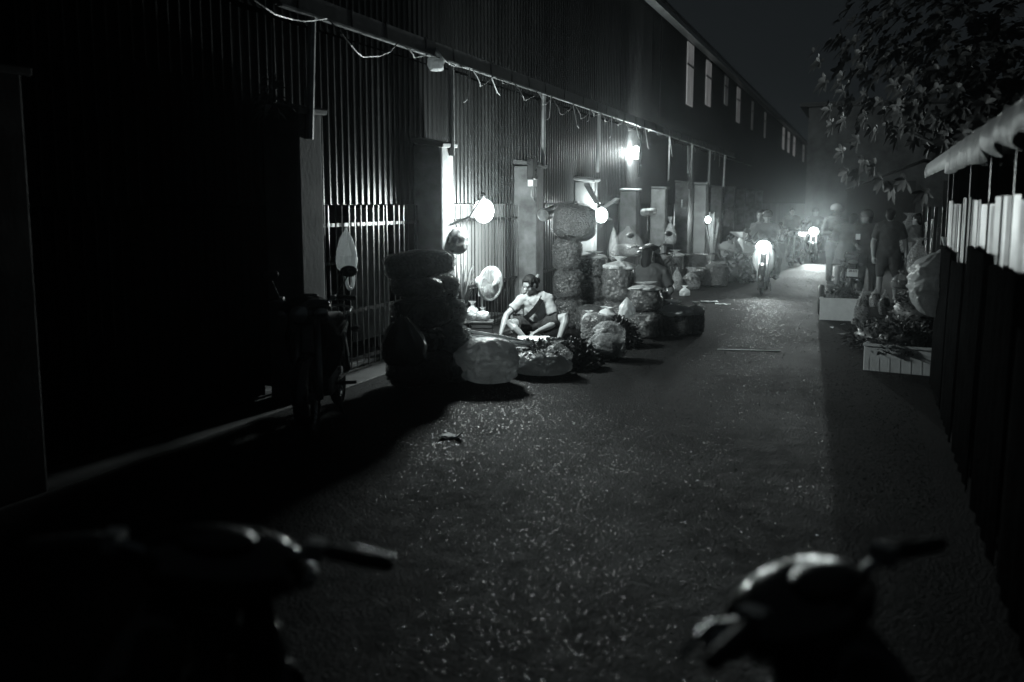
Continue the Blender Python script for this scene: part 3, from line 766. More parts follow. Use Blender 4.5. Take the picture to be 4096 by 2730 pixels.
    wrinkle = lambda q: .010 * abs(noise.noise(q * 9 + Vector((0, 0, q.x * 6)))) + .006 * noise.noise(q * 22)
    fused('shirt', top, voxel * 1.15, cloth(shirt), t, 5, disp=wrinkle, cut=[(V['neck'] + sp * .065, (sp * .97 + Vector((look[0], look[1], 0)).normalized() * .22))])
    fused('shorts' if legs <= 1 else 'trousers', bot, voxel * 1.15, cloth(bottom), t, 5, disp=wrinkle)
    hm = MB()
    if hair != 'none':
        ellm(hm, hp(0, -.026, .034), (.084 * k, .094 * k, .096 * k), Mh)
        ellm(hm, hp(0, -.062, -.02), (.072 * k, .052 * k, .085 * k), Mh)
        for s in (-1, 1): ellm(hm, hp(s * .062, -.012, .048), (.024 * k, .05 * k, .05 * k), Mh)
        ellm(hm, hp(0, .034, .088), (.060 * k, .036 * k, .022 * k), Mh)
        if hair == 'bun':
            for s, o_ in ((-1, .0), (1, .0)): ellm(hm, hp(s * .066, .03, .03), (.016 * k, .026 * k, .05 * k), Mh)
            ellm(hm, hp(.0, -.125, -.02), (.045 * k, .05 * k, .05 * k), Mh)
        if hair == 'long':
            ellm(hm, hp(0, -.075, -.09), (.078 * k, .06 * k, .15 * k), Mh)
        if hair == 'tail':
            hm.tube([hp(0, -.10, .03), hp(0, -.15, -.02), hp(.02, -.14, -.16), hp(.03, -.12, -.28)], [.035, .04, .036, .015], 9)
        fused('hair', hm, voxel, HAIR, t, 3)
    if helmet:
        hl = MB(); ellm(hl, hp(0, -.008, .05), (.112 * k, .13 * k, .105 * k), Mh)
        o = fused('helmet', hl, .012, mat('helmet %.2f' % helmet, helmet, .25, var=.08, bmp=0), t, 3, cut=[(hp(0, 0, .015), -hz)])
        pk = MB(); ellm(pk, hp(0, .12, .04), (.085 * k, .06 * k, .008 * k), Mh); obj('peak', pk, BLACKP, o, True)
    if face:
        for s in (-1, 1):
            q = MB(); ellm(q, hp(s * .031, .083, .004), (.013, .005, .0025), Mh); obj('eye', q, EYEM, t, True)
            q = MB(); ellm(q, hp(s * .032, .084, .026), (.015, .004, .0022), Mh); obj('eyebrow', q, HAIR, t, True)
        q = MB(); ellm(q, hp(0, .090, -.057), (.021, .006, .007), Mh); obj('mouth', q, LIPS, t, True)
    return t
def standing(h=1.66, look_x=0, arms=None, spread=.1, stride=0.0):
    s = h / 1.66
    J = dict(pel=(0, 0, .90), neck=(0, .01, 1.38), head=(0, -.01, 1.54), lsh=(-.17, .01, 1.33), rsh=(.17, .01, 1.33), lel=(-.22, .03, 1.06), rel=(.22, .03, 1.06), lwr=(-.23, -.05, .82), rwr=(.23, -.05, .82),
             lhip=(-.09, 0, .88), rhip=(.09, 0, .88), lkn=(-spread, -.02 - stride, .48), rkn=(spread, -.02 + stride, .48), lan=(-spread - .01, .02 - stride, .08), ran=(spread + .01, .02 + stride, .08))
    if arms: J.update(arms)
    return {a: Vector(b) * s for a, b in J.items()}
def facing(px): d = ray(px, 900); return math.atan2(-d.x, d.y)
# ================================================================== left side: the lit seller's pitch
def px_at(px, py, base): return YP(px, py, Vector(base).y)
cr = facing(2100)
# ---- pillow sacks in two leaning columns beside the pillar
a0 = G(1672, 1545); k0 = ppm(a0)
rows = [(.02, 0, .58, .44, .36, 'bottom'), (-.04, .03, .50, .38, .24, 'second'), (.05, .0, .50, .36, .31, 'third'), (-.02, .03, .46, .36, .22, 'fourth')]
z = 0
for i, (dx, dy, w, d, h, nm) in enumerate(rows):
    sack('dark glossy pillow sack, %s from the ground in the stack beside pillar' % nm, a0 + Vector((dx, dy, z)), w, d, h, GREENB, 40 + i, 0, FILMG, power=2.1, lump=.11, rot=((.06, -.08, .1, -.05)[i], (-.05, .09, -.1, .06)[i], cr + (.25, -.3, .15, -.1)[i]))
    z += h * .93
sack('long rolled sack of greens laid slanting on top of the pillow sacks', a0 + Vector((.02, .02, z - .01)), .64, .30, .26, GREENB, 47, cr - .05, FILMG, power=2.4, rot=(.0, -.10, cr))
b0 = G(1805, 1530)
z = 0
for i, (dx, w, h, nm) in enumerate(((0.0, .34, .30, 'lowest'), (-.015, .32, .29, 'middle'), (-.04, .28, .28, 'upper'), (-.10, .26, .26, 'topmost'))):
    sack('shiny wrinkled bag of leaves, %s of the narrow column facing the fan' % nm, b0 + Vector((dx, .05, z)), w, w, h, GREENB, 60 + i, cr + .3 * i, CLEARB, power=2.2, lump=.10)
    z += h * .92
# ---- bundle of long leaves in a bucket
lb = Vector((-4.66, 11.17, 0))
t = thing('leaf_bundle', 'tall bundle of long strap leaves standing in a bucket by pillar', 'leaf bundle', lb)
obj('bucket', MB().lathe([(0, .01), (.13, .01), (.15, .30), (.158, .30), (.158, .32), (.142, .32), (.125, .03), (0, .03)], 20), BLACKP, t, True)
rg = random.Random(9)
for i in range(46):
    a = rg.uniform(0, 2 * math.pi); L = rg.uniform(.45, .80); sp_ = rg.uniform(.03, .20); w = rg.uniform(.018, .034)
    mb = MB(); d = Vector((math.cos(a), math.sin(a), 0)); sd = Vector((-d.y, d.x, 0)) ; n = 6
    for j in range(n + 1):
        u = j / n; p_ = Vector((0, 0, .28)) + d * (.03 + sp_ * u ** 1.8) + Vector((0, 0, L * u * (1 - .30 * sp_ * u * u)))
        ww = w * (1 - u ** 3) + .001
        mb.v += [tuple(p_ - sd * ww), tuple(p_ + d * .004), tuple(p_ + sd * ww)]
    for j in range(n):
        mb.f += [(j * 3, j * 3 + 1, j * 3 + 4, j * 3 + 3), (j * 3 + 1, j * 3 + 2, j * 3 + 5, j * 3 + 4)]
    obj('strap_leaf', mb, GREENL if rg.random() < .6 else GREEN, t, True)
# ---- black hat-like bag hung on the pillar corner
hp_ = XP(1832, 965, -4.58)
hb0 = obj('hanging_bag', sack_mesh(.20, .30, .32, 71, .12, 0, 40, 24, 1.9), mat('dark cloth bag', .03, .8, bmp=.3), None, True, hp_ - Vector((0, 0, .16))); tag(hb0, 'dark bulging cloth bag hung on the lit concrete pillar', 'bag')
obj('drawstring', MB().tube([(0, 0, .30), (-.03, -.02, .42)], .008, 6), WIREB, hb0)
# ---- electric fan, guard turned to the seller
FANP = mat('aged fan plastic', .38, .4, var=.1, bmp=.05)
fc = XP(1962, 1135, -4.45); fd_ = Vector((.93, -.36, -.08)).normalized()
t = thing('electric_fan', 'white pedestal fan blowing towards the seated seller', 'fan', (fc.x, fc.y, 0))
Mf = frame_of(fd_); c_ = Vector((0, 0, fc.z))
def onfan(mb):
    mb.v = [tuple(c_ + Mf @ Vector(v)) for v in mb.v]; return mb
FR = .215
for yy, rr in ((.055, FR * .55), (.0, FR), (-.012, FR), (-.06, FR * .62), (.065, FR * .25), (.03, FR * .86)):
    pass
ringm = MB().lathe([(FR - .012, -.016), (FR + .006, -.016), (FR + .006, .016), (FR - .012, .016), (FR - .012, -.016)], 36, 'Y')
obj('guard_ring', onfan(ringm), FANP, t, True)
wires = MB()
for k in range(64):
    a = 2 * math.pi * k / 64; ca, sa = math.cos(a), math.sin(a)
    wires.tube([(r_ * ca, y_, r_ * sa) for r_, y_ in ((.045, .075), (.12, .066), (.18, .045), (FR, .008))], .0026, 4, False)
    wires.tube([(r_ * ca, y_, r_ * sa) for r_, y_ in ((.045, -.085), (.12, -.075), (.18, -.05), (FR, -.008))], .0026, 4, False)
o = obj('guard_wires', onfan(wires), FANP, t); o['kind'] = 'stuff'
obj('guard_cap', onfan(MB().lathe([(0, .086), (.045, .082), (.05, .072), (0, .07)], 20, 'Y')), FANP, t, True)
for k in range(3):
    bl = MB(); a0_ = 2 * math.pi * k / 3
    for r_, w0, tw in ((.03, .12, .5), (.09, .42, .45), (.15, .52, .38), (.18, .40, .32)):
        for s in (-1, 1):
            a = a0_ + s * w0; bl.v.append((r_ * math.cos(a), s * tw * .05, r_ * math.sin(a)))
    for j in range(3): bl.f.append((j * 2, j * 2 + 1, j * 2 + 3, j * 2 + 2))
    obj('blade', onfan(bl), mat('fan blade', .12, .3, var=.05, bmp=0), t, True)
obj('motor', onfan(MB().lathe([(0, -.24), (.045, -.235), (.068, -.20), (.072, -.10), (.05, -.085), (0, -.085)], 20, 'Y')), FANP, t, True)
obj('neck', MB().box(c_ + Mf @ Vector((0, -.15, -.10)), (.06, .06, .16)), FANP, t)
pb = Mf @ Vector((0, -.15, 0)); pb.z = 0
obj('pole', MB().tube([pb + Vector((0, 0, .03)), pb + Vector((0, 0, fc.z - .14))], .016, 9), FANP, t)
obj('base', MB().lathe([(0, .05), (.03, .05), (.12, .025), (.125, .0), (0, .0)], 24, c=pb), FANP, t, True)
# ---- crate with bagged garlic, bottle
cb = Vector((-4.56, 11.56, 0))
CRATE = mat('dark crate timber', .05, .8, bmp=.3, bscale=30)
cx_ = thing('wooden_crate', 'dark slatted wooden crate under the bagged garlic by fan', 'crate', cb, cr)
for j in range(4):
    for s in (-1, 1):
        obj('slat', MB().box((0, s * .17, .05 + j * .065), (.34, .012, .05)), CRATE, cx_)
    for s in (-1, 1): obj('slat', MB().box((s * .175, 0, .05 + j * .065), (.012, .33, .05)), CRATE, cx_)
for sx in (-1, 1):
    for sy in (-1, 1): obj('corner_post', MB().box((sx * .155, sy * .15, .14), (.03, .03, .28)), CRATE, cx_)
obj('base_board', MB().box((0, 0, .028), (.33, .32, .012)), CRATE, cx_)
top_ = obj('lid_board', MB().box((0, 0, .287), (.36, .36, .014)), CRATE, cx_)
for i, (px, py, w, h, lab) in enumerate(((1890, 1285, .16, .24, 'clear bag of white garlic standing on crate beside fan'), (1932, 1285, .17, .17, 'crumpled shiny bag lying on crate below the fan'))):
    q = px_at(px, py, cb); q.z = .296
    bag('garlic_bag', lab, 'bag', q, w, .17, h, CLEAR, 80 + i, 0, inner=mat('white garlic', .6, .6, var=.2, bmp=.6, bscale=26, bdist=.03), fill=.65)
q = G(1998, 1300)
bt = obj('water_bottle', MB().lathe([(0, 0), (.065, 0), (.075, .02)] + [(.075 - .004 * (j % 2), .04 + j * .025) for j in range(10)] + [(.06, .31), (.025, .36), (.022, .39), (0, .39)], 20), plastic('bottle wall', .35, clear=.55, transl=.3, rough=.12, bscale=4, bmp=.1), None, True, (-4.35, 12.75, .31))
tag(bt, 'ribbed clear plastic bottle standing behind the fan', 'bottle')
st_b = obj('wooden_stool', MB().box((0, 0, .285), (.36, .36, .03)), WOOD, None, False, (-4.35, 12.75, .012)); tag(st_b, 'low wooden stool under the ribbed bottle', 'stool')
for sx in (-1, 1):
    for sy in (-1, 1): obj('leg', MB().box((sx * .14, sy * .14, .135), (.035, .035, .27)), WOOD, st_b)

# ---- the seller
sp0 = G(2130, 1362); rzs = facing(2130)
stool = obj('plastic_stool', MB().lathe([(0, .13), (.13, .13), (.14, .12), (.16, .0), (.15, .0), (.13, .11), (0, .11)], 18), BLACKP, None, True, (*sp0.xy, 0)); tag(stool, 'low dark plastic stool under the seated seller', 'stool')
JS = dict(pel=(.05, .03, .22), neck=(.035, -.03, .572), head=(-.035, -.10, .728), lsh=(-.135, -.02, .515), rsh=(.195, -.02, .525), lel=(-.335, -.10, .335), lwr=(-.40, -.26, .12), rel=(.30, -.13, .24), rwr=(.06, -.32, .155),
          lhip=(-.04, .0, .20), rhip=(.14, .0, .20), lkn=(-.285, -.25, .245), lan=(-.10, -.30, .065), rkn=(.44, -.17, .325), ran=(.34, -.28, .06), ltoe=(.04, -.36, .03), rtoe=(.28, -.44, .03))
seller = person('woman in pale polo shirt seated low, looking down at her work', (*sp0.xy, 0), rzs, JS, shirt=.22, bottom=.012, sleeve=.62, legs=.72, look=(-.66, -.60, -.50), hair='bun', voxel=.0085, face=True, curl=.65, palms=dict(l=(.6, -.2, -.3), r=(-.2, -.3, -.9)), fat=1.02)
obj('collar', MB().tube([(-.05, -.115, .535), (-.045, -.06, .60), (.03, .03, .625), (.115, -.03, .60), (.10, -.115, .53)], [.014, .02, .024, .02, .014], 8, True, True), cloth(.22), seller, True)
obj('hair_tie', MB().tube([(.03, -.03, .80), (.06, -.05, .85), (.085, -.05, .86), (.07, -.05, .83), (.05, -.03, .80), (.12, .0, .74)], .0045, 5), WIREM, seller, True)
strap = thing('crossbody_bag', 'black strap bag worn across the seated seller chest', 'bag', (*sp0.xy, 0), rzs)
sb = MB(); pts = [(.15, .06, .60), (.15, -.06, .61), (.10, -.145, .52), (.03, -.165, .42), (-.06, -.165, .33), (-.15, -.14, .26), (-.18, -.05, .22)]
for q in pts:
    sb.v += [(q[0] - .022, q[1] - .004, q[2] + .022), (q[0] + .022, q[1] - .004, q[2] - .022), (q[0] + .022, q[1] + .008, q[2] - .022), (q[0] - .022, q[1] + .008, q[2] + .022)]
for i in range(len(pts) - 1):
    for j in range(4): sb.f.append((i * 4 + j, i * 4 + (j + 1) % 4, i * 4 + 4 + (j + 1) % 4, i * 4 + 4 + j))
obj('strap', sb, mat('black webbing', .006, .9, bmp=.1, spec=.1), strap)
bev(obj('pouch', MB().box((-.16, .03, .20), (.16, .08, .12)), mat('black webbing', .012, .7, bmp=.1), strap), .02)
# ---- produce in front of her
q = G(1950, 1535)
bb = obj('clear_bag', sack_mesh(.56, .50, .46, 90, .14, .0, 90, 56, 1.9, crease=.09), MILKY, None, True, q, (0, 0, .4)); tag(bb, 'big taut milky plastic bag on the road in front of the seller', 'bag')
obj('knot', bag_mesh(.14, .12, .12, 6, neck=.6, pleat=.2), MILKY, bb, True, (.22, -.03, .30), (.3, 1.2, 0))
q2 = G(2165, 1500)
t = obj('open_sack', sack_mesh(.62, .5, .26, 91, .10, .0, 80, 34, 2.2, crease=.08), MILKY, None, True, q2, (0, 0, cr)); tag(t, 'low open plastic sack of trimmed greens before the seller', 'sack')
o = obj('trimmings', heap(90, (.24, .17, .07), .10, .03, 92), GREEN, t, False, (0, 0, .20)); o['kind'] = 'stuff'
rim = MB(); n = 30
for k in range(n):
    a = 2 * math.pi * k / n; rim.v += [(.27 * math.cos(a) * (1 + .1 * math.sin(5 * a)), .21 * math.sin(a), .22 + .02 * math.sin(7 * a)), (.31 * math.cos(a) * (1 + .08 * math.sin(6 * a + 1)), .25 * math.sin(a), .19 + .05 * math.sin(4 * a))]
for k in range(n): rim.f.append((k * 2, k * 2 + 1, ((k + 1) % n) * 2 + 1, ((k + 1) % n) * 2))
obj('rolled_rim', rim, CLEAR, t, True)
bag('carrier_bag', 'small crumpled clear bag slumped on the open sack of trimmings', 'bag', G(2235, 1500) + Vector((.0, -.05, .16)), .28, .2, .2, CLEAR, 93, 0, neck=.9, lump=.16)
# pale stalks lying slanted in front of her
s0, s1 = YP(1835, 1345, 9.6), YP(2115, 1395, 9.75)
t = thing('stalk_bundle', 'loose pale peeled stalks lying slanted in front of the seller', 'stalks', (s0 + s1) / 2)
rg = random.Random(12); dv = (s1 - s0)
for i in range(22):
    o_ = Vector((rg.uniform(-.03, .05), rg.uniform(-.12, .14), rg.uniform(-.035, .05))); tw = rg.uniform(-.10, .10)
    a = -dv * rg.uniform(.32, .55) + o_ + Vector((0, -tw, tw * .3)); b = dv * rg.uniform(.32, .55) + o_ + Vector((0, tw, -tw * .3))
    obj('stalk', MB().tube([a, (a + b) / 2 + Vector((0, 0, .01)), b], rg.uniform(.007, .011), 6), STALKM, t, True)
tr_ = bev(obj('plastic_tray', MB().box((0, 0, .14), (.78, .34, .28), taper=1.06), BLACKP, None, False, ((s0.x + s1.x) / 2, 9.72, 0), (0, 0, .12)), .02); tag(tr_, 'upturned black plastic tub under the loose peeled stalks', 'tub')
q = YP(2135, 1357, 11.2)
ct = bev(obj('cutting_board', MB().box((0, 0, 0), (.38, .24, .022), rot=(.10, 0, 0)), WHITEP, None, False, q, (0, 0, cr)), .004); tag(ct, 'white cutting board across the knees of the seller', 'board')
greens('trimmings_heap', 'low heap of cut leaves at the feet of the seller', G(2125, 1425), (.40, .16, .17), 420, .09, .03, GREEN, 94)
# shallot strings and dark leaf heap
q = G(2290, 1470); q.z = 0
greens('leaf_heap', 'heap of dark curly leaves beside the open sack', q, (.30, .26, .30), 700, .07, .035, GREEN, 95)
t = thing('shallot_string', 'string of braided shallots draped on the heap of dark leaves', 'shallots', YP(2250, 1375, q.y - .02))
rg = random.Random(14)
for i in range(34):
    u = i / 33
    obj('shallot', MB().ell((-.20 + .46 * u + rg.uniform(-.02, .02), rg.uniform(-.05, .05), .045 * math.sin(u * 5) + rg.uniform(-.03, .03)), (.021, .019, .023), nu=9, nv=6), mat('shallot skin', .24, .4, bmp=.1), t, True)
for bi, (px, py, dy, lab, n) in enumerate(((2365, 1398, 0, 'upper bundle of pale cut stalks beside the curly leaf heap', 20), (2368, 1450, 0, 'lower bundle of pale cut stalks beside the curly leaf heap', 14))):
    q = YP(px, py, 10.7 + .05 * bi); t = thing('stalk_bundle', lab, 'stalks', q, cr)
    rg = random.Random(20 + bi)
    for i in range(n):
        y_, z_ = rg.uniform(-.09, .09), rg.uniform(-.04, .045)
        obj('stalk', MB().tube([(-.17 + rg.uniform(-.02, .02), y_ * .7, z_ * .6), (0, y_ * .9, z_), (.15 + rg.uniform(-.02, .05), y_, z_)], [.008, .0095, .010], 7), STALKM, t, True)
    obj('band', MB().lathe([(.085, -.006), (.09, -.006), (.09, .006), (.085, .006)], 16, 'X'), WIREB, t)
q = G(2425, 1440)
bb = obj('clear_bag', sack_mesh(.36, .32, .44, 96, .18, .0, 80, 50, 1.8, crease=.10), CLEAR, None, True, q, (0, .1, .3)); tag(bb, 'glossy clear bag of pale produce beside the cut stalk bundles', 'bag')
obj('contents', sack_mesh(.29, .26, .30, 97, .1, 0, 24, 14, 2), mat('pale roots', .3, .6, var=.4, bmp=.6, bscale=18, bdist=.03), bb, True, (0, 0, .01))
q = G(2475, 1390)
greens('leaf_bunch', 'dark bunch of leafy greens behind the glossy clear bag', q, (.26, .22, .36), 420, .10, .04, GREEN, 97)
q = G(2390, 1385)
sack('dark net sack of herbs standing behind the cut stalk bundles', q, .38, .34, .40, GREENB, 98, .2, CLEAR2)
q = G(2362, 1290); sack('low wide sack of bulbs in glossy film behind the white bags', G(2365, 1330), .40, .34, .36, GARLIC2, 99, .3, FILMG, power=3.2)
for i, (px, py, w, h, lab) in enumerate(((2425, 1280, .26, .16, 'white plastic bag with a torn hole lying on the herb sack'), (2506, 1270, .22, .25, 'pointed white plastic bag twisted shut on the leafy greens'), (2355, 1288, .2, .14, 'small crumpled white bag on the dark herb sack'))):
    q = YP(px, py, 11.9 if i != 1 else 12.3); bag('white_bag', lab, 'bag', q, w, w * .8, h, WHITEF, 100 + i, i, neck=.95 if i == 1 else .88, ears=i != 1, lump=.12)
# ---- stacks of bagged bulbs
def stack(px, py, w, hs, seed, m, desc, tops=None, film=FILMG):
    b_ = G(px, py); z = 0; kk = ppm(b_); ords = ['bottom', 'second', 'third', 'fourth']
    for i, hpx in enumerate(hs):
        h = hpx * kk; rg_ = random.Random(seed + i)
        sack('clear sack of bulbs, %s of %s' % (ords[i] if i < len(hs) - 1 or len(hs) == 1 else 'topmost', desc), b_ + Vector((rg_.uniform(-.02, .02), rg_.uniform(-.02, .02), z)), w * kk, w * kk * .9, h, m, seed + i, rg_.uniform(-.2, .2), film, top=tops if i == len(hs) - 1 else None, name='bulb_sack', lump=.07, wrinkle=.008, power=3.0)
        z += h * .95
    return b_ + Vector((0, 0, z))
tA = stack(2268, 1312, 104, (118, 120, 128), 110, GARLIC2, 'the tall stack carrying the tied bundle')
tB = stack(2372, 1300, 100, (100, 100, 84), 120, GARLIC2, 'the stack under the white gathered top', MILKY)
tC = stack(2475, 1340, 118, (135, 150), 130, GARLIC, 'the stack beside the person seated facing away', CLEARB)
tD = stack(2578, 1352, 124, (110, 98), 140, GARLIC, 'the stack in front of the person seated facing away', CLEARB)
tb = obj('tied_bundle', sack_mesh(.58, .48, .52, 150, .06, .01, 40, 24, 2.3), lumpy('bundled leaves', .02, 40, .35, .6), None, True, tA + Vector((.07, 0, -.01)), (0, .12, .3)); tag(tb, 'big dark round bundle of leaves bound in film on the tall stack', 'bundle')
obj('film', sack_mesh(.61, .51, .55, 152, .07, .01, 40, 24, 2.3), FILMG, tb, True)
for a in (0, 1.57): obj('string', MB().tube([(.30 * math.cos(u) * math.cos(a), .25 * math.cos(u) * math.sin(a), .26 + .275 * math.sin(u)) for u in np.linspace(0, 6.28, 20)], .006, 5, False), WIREB, tb, True)
for i, (px, py, w, h) in enumerate(((2695, 1347, 128, 96), (2778, 1340, 70, 92))):
    b_ = G(px, py); kk = ppm(b_)
    o = sack(['squat bag of bulbs with a crumpled white top on the road', 'small bag of bulbs with a white top beside the squat one'][i], b_, w * kk, w * kk * .85, h * kk, GARLIC2, 160 + i, .2 * i, FILMG, top=None, name='bulb_sack')
    obj('gathered_top', bag_mesh(w * kk * 1.08, w * kk, (60 if i == 0 else 52) * kk, 163 + i, neck=.75, pleat=.14, lump=.14, flat=.1), WHITEF if i == 0 else MILKY, o, True, (0, 0, h * kk * .88))
bag('white_bag', 'round white plastic bag behind the squat bag of bulbs', 'bag', G(2672, 1262), .24, .22, .27, WHITEF, 170, 0, lump=.12)
# ================================================================== mid alley, left
q = G(2600, 1300); rz = facing(2600)
st2 = obj('plastic_stool', MB().lathe([(0, .27), (.15, .27), (.16, .26), (.19, 0), (.18, 0), (.15, .25), (0, .25)], 18), BLACKP, None, True, (*q.xy, 0)); tag(st2, 'dark plastic stool under the person seated facing away', 'stool')
JB = dict(pel=(0, 0, .36), neck=(-.02, -.02, .84), head=(-.06, .05, .99), lsh=(-.20, -.01, .76), rsh=(.18, -.01, .76), lel=(-.28, .06, .52), lwr=(-.15, .24, .40), rel=(.30, .04, .50), rwr=(.2, .26, .38), lhip=(-.1, 0, .34), rhip=(.1, 0, .34), lkn=(-.22, .34, .42), rkn=(.24, .34, .42), lan=(-.2, .34, .08), ran=(.22, .34, .08))
person('person in dark shirt seated with back turned among bulb sacks', (*q.xy, 0), rz, JB, shirt=.06, bottom=.02, sleeve=.7, legs=1.9, look=(.15, 1, -.25), hair='long', fat=1.18)
motorbike('parked dark motorbike facing the road beside person seated facing away', G(2628, 1215), R(-90) + rz - .25, PAINT_D, 0, steer=.1)
# things hung on the warehouse wall and pillars
bag('hanging_bag', 'large clear bag of noodles hung on a pillar above the seated back', 'bag', XP(2510, 1030, -4.42), .62, .5, .60, CLEAR2, 200, 0, inner=lumpy('stringy food', .2, 60, .4), fill=.42, neck=.93, ears=False, pleat=.10)
bag('hanging_bag', 'narrow clear bag hung on the tin beside the larger clear bag', 'bag', XP(2452, 1042, -4.50), .17, .15, .62, CLEAR2, 201, 0, inner=GARLIC2, fill=.3, neck=.95, ears=False)
bag('hanging_bag', 'pale clear bag with tied ears hung above the parked motorbike', 'bag', XP(2680, 982, -4.35), .28, .24, .66, CLEAR, 202, 0, inner=mat('pale roots', .3), fill=.5, neck=.80, pleat=.1)
bag('hanging_bag', 'white carrier bag with open handle hung on the dark bar grille', 'bag', XP(1388, 1085, -4.80), .20, .16, .42, WHITEF, 203, 0, neck=.95, ears=False, lump=.12)
hq = XP(1400, 1110, -4.78)
hb_ = obj('bag_handle', MB().tube([hq + Vector((0, .07 * math.cos(u), .115 * math.sin(u))) for u in np.linspace(0, 6.28, 18)], .018, 7, False), WHITEF, None, True); tag(hb_, 'looped white bag handle dangling on the dark bar grille', 'bag')
bag('hanging_bag', 'knotted pale bag tied on top of the rail post', 'bag', XP(1745, 285, -4.55), .17, .15, .25, WHITEF, 204, 0, neck=.93, ears=False, lump=.2)
bag('hanging_bag', 'clear bag hung on the farther pillar beside the stalk bundle', 'bag', XP(2905, 905, -4.4), .35, .3, .6, CLEAR2, 205, 0, neck=.9)
for i, (px, py, w, h, lab) in enumerate(((2752, 640, .5, .72, 'pale paper sheet hung high on the tin wall'), (2755, 725, .55, .42, 'crumpled clear sheet hung below the pale paper'))):
    c0 = XP(px, py, -4.62); mb = MB(); n = 8
    for r_ in range(n + 1):
        for k in range(n + 1):
            mb.v.append((.02 + .05 * fbm((k, r_, i * 9), .5) * (1 if i else .3), (k / n - .5) * w * (1 - .3 * (1 - r_ / n) * (i == 0)), (r_ / n - .5) * h))
    for r_ in range(n):
        for k in range(n): a = r_ * (n + 1) + k; mb.f.append((a, a + 1, a + n + 2, a + n + 1))
    o = obj('hanging_sheet', mb, PAPER if i == 0 else CLEAR, None, True, c0); o.modifiers.new('s', 'SOLIDIFY').thickness = .004; tag(o, lab, 'sheet')
t = thing('rolled_mat', 'rolled mat lashed under the tin beside a pillar', 'mat', XP(2595, 850, -4.55))
obj('roll', MB().tube([(0, -.55, 0), (0, .55, .02)], .075, 14), mat('woven mat', .3, .7, bmp=.4, bscale=60), t, True)
for y_ in (-.4, -.15, .1, .35): obj('lashing', MB().lathe([(.077, -.01), (.083, -.01), (.083, .01), (.077, .01)], 14, 'Y', (0, y_, 0)), WIREM, t)
for i, (xa, ya, xb, yb, xw, lab) in enumerate(((2300, 808, 2440, 880, -4.72, 'grey plank jutting out beside the bulb by the stacks'), (2345, 735, 2388, 812, -4.4, 'short dark plank propped on the pillar cap'), (2380, 855, 2470, 795, -4.72, 'splintered plank slanting up behind the bulb'))):
    a, b = XP(xa, ya, xw), XP(xb, yb, xw + .1); d = b - a
    o = obj('plank', MB().box((0, 0, 0), (d.length, .10, .025)), WOOD, None, False, (a + b) / 2); o.rotation_euler = d.to_track_quat('X', 'Z').to_euler(); tag(o, lab, 'plank')
    bev(o, .004)
a, b = XP(2172, 862, -4.5), XP(2250, 835, -4.4)
o = obj('steel_pipe', MB().lathe([(.09, 0), (.09, (b - a).length), (.08, (b - a).length), (.08, 0), (.09, 0)], 14), STEEL, None, True, a); o.rotation_euler = (b - a).to_track_quat('Z', 'Y').to_euler(); tag(o, 'short steel pipe jutting out above the tall stack', 'pipe')
# meter box and socket on pillars
t = thing('meter_box', 'electric meter box with white label on a concrete pillar', 'meter box', XP(2118, 700, -4.62))
bev(obj('case', MB().box((.04, 0, .08), (.10, .2, .3)), BLACKP, t), .012); obj('label_plate', MB().box((.045, 0, -.12), (.08, .18, .09)), WHITEP, t)
obj('cable', MB().tube([(.05, -.05, -.15), (.07, -.12, -.3), (.07, .02, -.38), (.06, .1, -.3), (.05, .08, -.16)], .012, 6), WIREM, t, True)
t = thing('wall_socket', 'small white wall socket on a pillar above the motorbike', 'socket', XP(2728, 815, -4.6))
bev(obj('plate', MB().box((0, 0, 0), (.025, .12, .2)), WHITEP, t), .006)
for z_ in (-.05, 0, .05):
    for y_ in (-.02, .02): obj('slot', MB().box((.013, y_, z_), (.006, .012, .02)), BLACKP, t)
# two bags beside the motorbike, paper litter
bag('clear_bag', 'clear bag of leaves standing on the road behind the motorbike', 'bag', G(2762, 1160), .40, .36, .46, CLEAR, 210, .4, inner=GREENB, fill=.62, neck=.8, pleat=.12)
bag('clear_bag', 'narrow clear bag leaning on the motorbike wheel', 'bag', G(2706, 1165), .24, .22, .48, CLEAR, 211, .2, inner=GREENL, fill=.6, neck=.92, ears=False)
bag('white_bag', 'small white bag fallen on the road beside the motorbike', 'bag', G(2738, 1185), .22, .16, .2, WHITEF, 212, .8, lump=.15)
for i, (px, py, L, W, r_, lab) in enumerate(((2838, 1212, .30, .20, .3, 'crumpled flat carton lying on the open road'), (2890, 1222, .26, .09, -.1, 'narrow strip of card lying on the open road'), (1805, 1758, .17, .085, .1, 'flattened pale card lying on the wet asphalt before the sacks'))):
    mb = MB(); n = 5
    for a in range(n + 1):
        for b in range(3): mb.v.append(((a / n - .5) * L, (b / 2 - .5) * W * (1 - .2 * (a == 0)), .022 + .02 * fbm((a, b, i * 7), .9) + (.03 if (a == n and i == 2) else 0)))
    for a in range(n):
        for b in range(2): k = a * 3 + b; mb.f.append((k, k + 3, k + 4, k + 1))
    o = obj('card_litter', mb, PAPER, None, True, G(px, py), (0, 0, r_)); o.modifiers.new('s', 'SOLIDIFY').thickness = .004; tag(o, lab, 'litter')
o = obj('straw', MB().tube([G(2870, 1402) + Vector((0, 0, .012)), G(2990, 1405) + Vector((0, 0, .012)), G(3120, 1408) + Vector((0, 0, .012))], .006, 5), STALKM); tag(o, 'long thin straw lying across the open road', 'straw')
